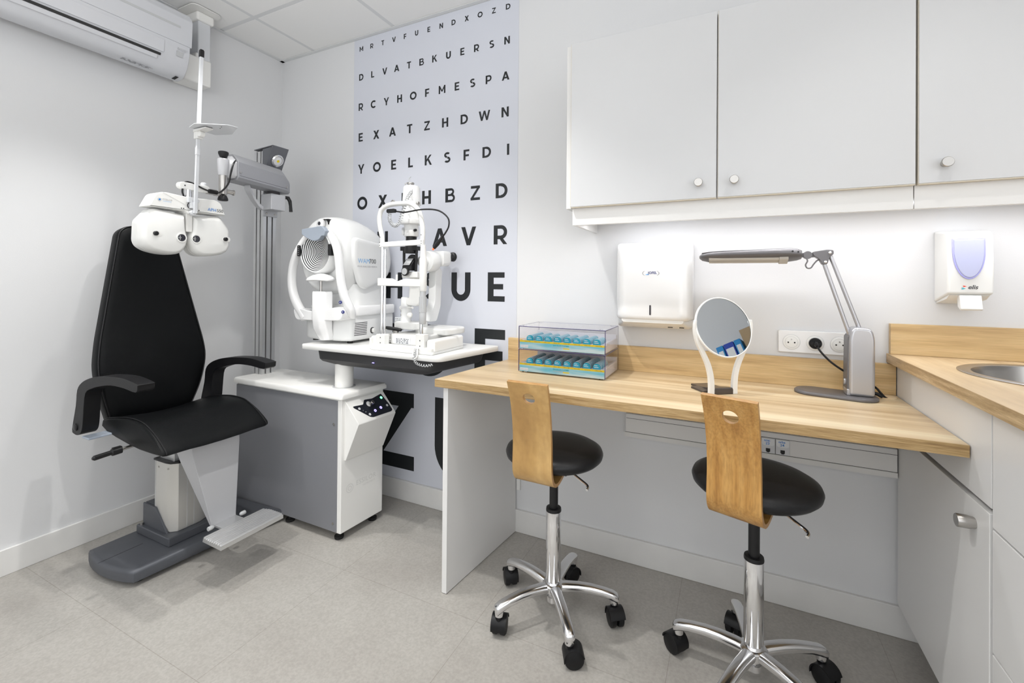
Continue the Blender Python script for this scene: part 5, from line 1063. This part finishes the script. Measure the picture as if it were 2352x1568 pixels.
# ================================================================== contact lens display: two stacked clear boxes
XA, XB, YF, YR = 1.713, 2.054, -.252, -.048
def lens_box(label, z0, tagname, edge):
    t = thing('lens_display_box', label, 'display box', ((XA+XB)/2, (YF+YR)/2, z0-.005 if edge else z0))
    zt = z0+.086; w = .0025
    sh = B().box(XA, XB, YF, YR, zt-w, zt).box(XA, XA+w, YF, YR, z0, zt-w).box(XB-w, XB, YF, YR, z0, zt-w).box(XA+w, XB-w, YR-w, YR, z0, zt-w).box(XA+w, XB-w, YF, YF+w, z0, zt-w)
    obj('clear_shell', sh, 'clear_acrylic', t)
    e = B()
    for x in (XA, XB-.0012):
        for y in (YF-.0003, YR-.0009): e.box(x, x+.0012, y, y+.0012, z0, zt)
    for y in (YF-.0004, YR-.0008): e.box(XA, XB, y, y+.0012, zt-.0012, zt+.0003)
    for x in (XA-.0002, XB-.001): e.box(x, x+.0012, YF, YR, zt-.0012, zt+.0003)
    obj('shell_edges', e, 'acrylic_edge', t)
    tr = obj('tray', B().box(XA+.004, XB-.004, YF+.006, YR-.006, z0+.002, z0+.030).box(XA+.004, XB-.004, YR-.022, YR-.006, z0+.030, z0+.052).box(XB-.012, XB-.004, YF+.03, YR-.02, z0+.030, z0+.038), 'tray_white', t, .001)
    obj('label_strip', B().box(XA+.004, XB-.004, YF+.0028, YF+.0048, z0+.0005, z0+.0245), 'wave_label', tr)
    obj('scale_strip', B().box(XA+.004, XB-.004, YF+.0028, YF+.0048, z0+.0247, z0+.0315), 'yellow_strip', tr)
    for i, s_ in enumerate(('+6.00 to +5.25', '+5.00 to +3.25', '+3.00 to +0.25', 'plano to -1.00', '-1.25 to -3.00', '-3.25 to -5.00', '-5.25 to -6.75', '-7.00 to -10.00')):
        text('scale_lettering', s_, .0042, (XA+.024+.0398*i, YF+.0026, z0+.0268), (1, 0, 0), (0, 0, 1), 'mark_dark', tr, lift=.0003)
    text('maker_lettering', 'BAUSCH + LOMB', .0082, (XA+.142, YF+.0026, z0+.0165), (1, 0, 0), (0, 0, 1), 'mark_teal', tr, lift=.0003, bold=.0002)
    text('product_lettering', 'ULTRA ONE DAY', .0060, (XA+.142, YF+.0026, z0+.0100), (1, 0, 0), (0, 0, 1), 'mark_grey', tr, lift=.0003)
    obj('product_flash', B().box(XA+.182, XA+.206, YF+.0022, YF+.0027, z0+.0078, z0+.0118), 'yellow_strip', tr)
    obj('corner_label', B().prism(rrect(XA+.007, XA+.040, z0+.0035, z0+.0140, .002), 'y', YF+.0022, YF+.0027), 'label_paper', tr)
    text('corner_lettering', tagname, .0060, (XA+.0095, YF+.0020, z0+.0062), (1, 0, 0), (0, 0, 1), 'mark_grey', tr, lift=.0003)
    for x in (XA+.012, XB-.026):
        for y in (YF+.012, YR-.026):
            if edge: obj('foot', B().box(x, x+.014, y, y+.014, z0-.005, z0-.0002), 'clear_acrylic', t)
            obj('stacking_clip', B().box(x+.001, x+.013, y+.001, y+.013, zt+.0004, zt+.0021), 'clear_acrylic', t)
    return t
ZL, ZU = .7722, .8604
lens_box('lower clear lens display box marked high add standing on the desk', ZL, 'HIGH ADD', True)
lens_box('upper clear lens display box marked low add stacked on the other box', ZU, 'LOW ADD', False)
dome = [(-.0135, 0), (.0135, 0)]+[(.0135*math.cos(math.radians(a)), .0085+.0115*math.sin(math.radians(a))) for a in range(0, 181, 15)]
pb = B()
pb.prism(dome, 'y', 0, .0085)
pb.prism([(x*1.05, z*1.05) for x, z in dome], 'y', .0085, .0112, 1)
for z in (.006, .012): pb.box(-.009, .007 if z < .01 else .003, -.0004, 0, z, z+.002, 1)
proto = obj('lens_pack', pb, ['pack_teal', 'pack_rim'])
base_me = proto.data
first = True
ords = ['leftmost', 'second', 'third', 'fourth', 'fifth', 'sixth', 'seventh', 'rightmost']
for tier, z0, cnt in (('upper', ZU, (9, 9, 8, 9, 8, 9, 9, 6)), ('lower', ZL, (11, 11, 10, 11, 10, 11, 11, 8))):
    for i in range(8):
        x = XA+.0405+.0378*i
        for j in range(cnt[i]):
            o = proto if first else proto.copy()
            if not first: COL.objects.link(o)
            first = False
            o.location = (x, YF+.0165+.0132*j+.0056, z0+.0302)
            nm = f'{ords[i]} row' if i in (0, 7) else f'{ords[i]} row from the left'
            if j == 0: tag(o, f'front teal lens pack of the {nm} in the {tier} box', 'lens pack')
            else: tag(o, f'teal lens packs behind the front one of the {nm}, {tier} box', 'lens pack', f'lens packs in the {nm} of the {tier} box')
            o['label'] = o['label'].replace('teal lens packs behind', 'teal lens pack behind')
# ================================================================== swivel stools
def sheet_hole(w, prof, hole_c, hole_r, th):
    """bent plywood strip: prof = (y, z) centre line from the top; a round hole at arc length hole_c; returns mesh with thickness"""
    pr = [Vector((p[0], p[1])) for p in prof]; ln = [0]
    for a, b_ in zip(pr, pr[1:]): ln.append(ln[-1]+(b_-a).length)
    Ltot = ln[-1]
    def at(s_):
        s_ = max(0, min(Ltot, s_))
        for i in range(len(pr)-1):
            if s_ <= ln[i+1]+1e-9:
                f = (s_-ln[i])/(ln[i+1]-ln[i]); p = pr[i]+(pr[i+1]-pr[i])*f
                def tan(k):
                    k0, k1 = max(k-1, 0), min(k+1, len(pr)-1); return (pr[k1]-pr[k0]).normalized()
                t = (tan(i)*(1-f)+tan(i+1)*f).normalized(); return p, Vector((t.y, -t.x))
    pts, fs, k = holed((-w/2, w/2, hole_c-w*.48, hole_c+w*.48), 0, hole_c, .0200, hole_r, 40)
    P2 = list(pts); F2 = list(fs)
    # refine the square ring in two steps so that it can follow the bend
    mid = [((pts[i][0]+pts[k+i][0])/2, (pts[i][1]+pts[k+i][1])/2) for i in range(k)]
    P2 = pts[:k]+mid+pts[k:]; F2 = []
    for i in range(k):
        j = (i+1) % k; F2 += [(i, j, k+j, k+i), (k+i, k+j, 2*k+j, 2*k+i)]
    return P2, F2, k, at, Ltot
def make_stool(label, plym, up=0.0):
    t = thing('swivel_stool', label, 'stool', (0, 0, 0))
    # cushion
    obj('seat', B().lathe([(.02, .524), (.128, .524), (.150, .530), (.160, .540), (.1625, .551), (.158, .562), (.142, .571), (.110, .577), (.05, .5795), (0, .580)], (0, 0, up), (0, 0, 1), 56), 'seat_vinyl', t, ang=60)
    obj('seat_plate', B().box(-.075, .075, -.08, .08, .508+up, .5245+up), 'black_plastic', t, .003)
    # bent plywood back
    prof = spline([(-.213, .820, 0), (-.194, .765, 0), (-.180, .70, 0), (-.173, .63, 0), (-.173, .57, 0), (-.170, .535, 0), (-.155, .509, 0), (-.132, .501, 0), (-.105, .504, 0), (-.065, .518, 0)], 5)
    w = .132; th = .0105
    P2, F2, k, at, Lt = sheet_hole(w, [(p.x, p.y) for p in prof], .0515, .0180, th)
    # extend below the ring with plain rows
    hc = .0515; s1 = hc+w*.48; s0 = hc-w*.48
    rows_ = [s1+(Lt-s1)*i/26 for i in range(27)]; nv = []
    verts = [(u, s_) for u, s_ in P2]; faces = list(F2)
    cols = 9; base_i = len(verts)
    for s_ in rows_:
        for c in range(cols): verts.append((-w/2+w*c/(cols-1), s_))
    for r_ in range(len(rows_)-1):
        for c in range(cols-1):
            a = base_i+r_*cols+c; faces.append((a, a+1, a+cols+1, a+cols))
    fv = []; bv = []
    for u, s_ in verts:
        s_ = max(0.0, s_); p, n_ = at(s_)
        uu = u*(1-.035*math.sin(PI*min(1, max(0, s_/.30))))
        fv.append((uu, p.x+n_.x*th/2, p.y+n_.y*th/2+up)); bv.append((uu, p.x-n_.x*th/2, p.y-n_.y*th/2+up))
    n0 = len(fv); ply = B(); ply.add(fv+bv, faces+[tuple(i+n0 for i in f)[::-1] for f in faces])
    bm = bmesh.new(); vs = [bm.verts.new(p) for p in ply.v]; 
    for f in ply.f:
        try: bm.faces.new([vs[i] for i in f])
        except ValueError: pass
    bm.verts.index_update()
    half_n = n0
    # stitch the open rims of the two skins together
    rim = [e for e in bm.edges if len(e.link_faces) == 1]
    def partner(v): return vs[v.index+half_n] if v.index < half_n else vs[v.index-half_n]
    new = []
    for e in rim:
        a, b_ = e.verts
        if a.index < half_n and b_.index < half_n: new.append((a, b_, partner(b_), partner(a)))
    # the join line between ring and rows is open on both sheets: skip edges that lie inside the strip
    edge_mi = []
    for q in new:
        sa = verts[q[0].index]; sb = verts[q[1].index]
        if abs(sa[1]-s1) < 1e-6 and abs(sb[1]-s1) < 1e-6: continue
        try: f = bm.faces.new(q); f.material_index = 1
        except ValueError: pass
    bo = B(); bm.verts.index_update(); bo.v = [v.co.copy() for v in bm.verts]; bo.f = [tuple(v.index for v in f.verts) for f in bm.faces]; bo.m = [f.material_index for f in bm.faces]; bm.free()
    obj('backrest', bo, [plym, 'ply_edge'], t, ang=40)
    # column
    obj('gas_rod', B().cyl((0, 0, .345), (0, 0, .51+up), .0145), 'black_plastic', t)
    sv = obj('column_sleeve', B().lathe([(.0235, .100), (.0252, .104), (.0252, .350), (.0245, .352)], (0, 0, 0), (0, 0, 1), 40), 'chrome', t)
    obj('sleeve_collar', B().lathe([(.0255, .350), (.0258, .354), (.0245, .3605), (.016, .3615)], (0, 0, 0), (0, 0, 1), 36), 'black_plastic', sv)
    hub = obj('hub', B().lathe([(.018, .048), (.0205, .050), (.0205, .066), (.0155, .068), (.0155, .085), (.034, .088), (.036, .108), (.030, .113), (.0255, .114)], (0, 0, 0), (0, 0, 1), 36), 'polished_aluminium', t)
    for i in range(5):
        a = 2*PI*i/5; R = Matrix.Rotation(a, 4, 'Z')
        rr = []
        for x, z, hw, hh in ((.020, .098, .0185, .0135), (.045, .1010, .0180, .0145), (.085, .1035, .0172, .0140), (.125, .1025, .0166, .0132), (.165, .0970, .0162, .0126), (.192, .0905, .0164, .0125), (.206, .0835, .0155, .0130), (.2125, .0770, .0125, .0115)):
            rr.append([R @ Vector((x+(z_*(.35 if x > .19 else .0)), y_, z+z_)) for y_, z_ in [(hw*math.copysign(abs(math.cos(2*PI*j/18))**.75, math.cos(2*PI*j/18)), hh*math.copysign(abs(math.sin(2*PI*j/18))**.75, math.sin(2*PI*j/18))) for j in range(18)]])
        lgb = B().loft(rr); c0_ = R @ Vector((.200, 0, 0))
        lgb.lathe([(.0140, .0640), (.0140, .085)], (c0_.x, c0_.y, 0), (0, 0, 1), 18)
        lg_ = obj('leg', lgb, 'polished_aluminium', t, ang=60)
        ca = a+(1.9, -.5, 2.6, .9, -1.7)[i]; RC = Matrix.Translation((c0_.x, c0_.y, 0)) @ Matrix.Rotation(ca, 4, 'Z') @ Matrix.Scale(1.17, 4)
        cs_ = B()
        for sx in (-1, 1): cs_.lathe([(.0, sx*.0035), (.022, sx*.0035), (.0245, sx*.006), (.0245, sx*.0165), (.0215, sx*.0190), (.0, sx*.0200)], (-.010, 0, .0246), (0, 1, 0), 26)
        hood = [(-.010+.0265*math.cos(math.radians(x)), .0246+.0265*math.sin(math.radians(x))) for x in range(-15, 171, 15)]
        hood += [(-.010+.0235*math.cos(math.radians(x)), .0246+.0235*math.sin(math.radians(x))) for x in range(170, -16, -15)]
        cs_.prism(hood, 'y', -.0205, .0205); cs_.cyl((0, 0, .038), (0, 0, .058), .0095, n=16)
        obj('caster', cs_.xf(RC), 'soft_black', lg_, ang=45)
    obj('height_lever', B().tube([p+Vector((0, 0, up)) for p in spline([(.045, -.03, .515), (.075, -.040, .508), (.115, -.052, .494), (.134, -.058, .487), (.141, -.066, .483), (.140, -.076, .480)], 4)], .0042, 10), 'chrome', t)
    return t
s1_ = make_stool('swivel stool with pale plywood back and black round seat, beside the desk end panel', 'birch_ply')
s2_ = make_stool('swivel stool with darker honey wood back and black round seat, below the desk lamp', 'beech_ply', .018)
s1_['group'] = s2_['group'] = 'swivel stools at the desk'
s1_.location = (1.921, -.408, 0); s1_.rotation_euler = (0, 0, math.radians(-2))
s2_.location = (2.515, -.408, 0); s2_.rotation_euler = (0, 0, math.radians(-18))
# turn the five legs of each stool to where the photo has them
for st, a in ((s1_, 16.5+2), (s2_, 30+18)):
    for o in list(st.children):
        if o.name.startswith(('leg', 'hub')): o.rotation_euler = (0, 0, math.radians(a))
# ================================================================== ceiling downlights and what the little mirror sees behind the camera
for i, (x, y) in enumerate(SPOTS):
    d = thing('downlight', ['recessed ceiling downlight over the examination chair', 'recessed ceiling downlight in front of the eye chart', 'recessed ceiling downlight before the sink worktop', 'recessed ceiling downlight in the rear left corner', 'recessed ceiling downlight at the rear centre', 'recessed ceiling downlight in the rear right corner', 'added fill downlight above the instrument stand'][i], 'downlight', (x, y, 2.42))
    obj('trim_ring', B().lathe([(.030, 2.4365), (.044, 2.4365), (.044, 2.432), (.030, 2.430)], (x, y, 0), (0, 0, 1), 28, cap=False), 'white_plastic', d)
    obj('diffuser', B().lathe([(.030, 2.4335), (0, 2.4335)], (x, y, 0), (0, 0, 1), 24), 'bulb_glow', d)
wsf = tag(obj('wall_shelf', B().box(3.80, 4.098, -.95, -.06, 1.175, 1.20), 'white_laminate', None, .002), 'white shelf on the right wall seen only in the little mirror', 'shelf')
for y0, y1, m_, nm in ((-.725, -.680, 'binder_cyan', 'light blue ring binder at the left of the shelf seen in the mirror'), (-.676, -.612, 'binder_blue', 'dark blue ring binder in the middle of the shelf seen in the mirror'), (-.608, -.566, 'binder_cyan', 'light blue ring binder beside the carton on the shelf seen in the mirror')):
    bd = thing('ring_binder', nm, 'ring binder', (3.95, (y0+y1)/2, 1.20), 'ring binders on the mirrored shelf')
    obj('cover', B().box(3.815, 4.07, y0, y1, 1.2005, 1.505), m_, bd, .003)
    obj('spine_label', B().box(3.8135, 3.8152, y0+.008, y1-.008, 1.30, 1.47), 'label_paper', bd)
ct = tag(obj('carton', B().box(3.83, 4.08, -.555, -.30, 1.2005, 1.56), 'carton', None, .002), 'brown cardboard carton on the shelf seen in the little mirror', 'carton')
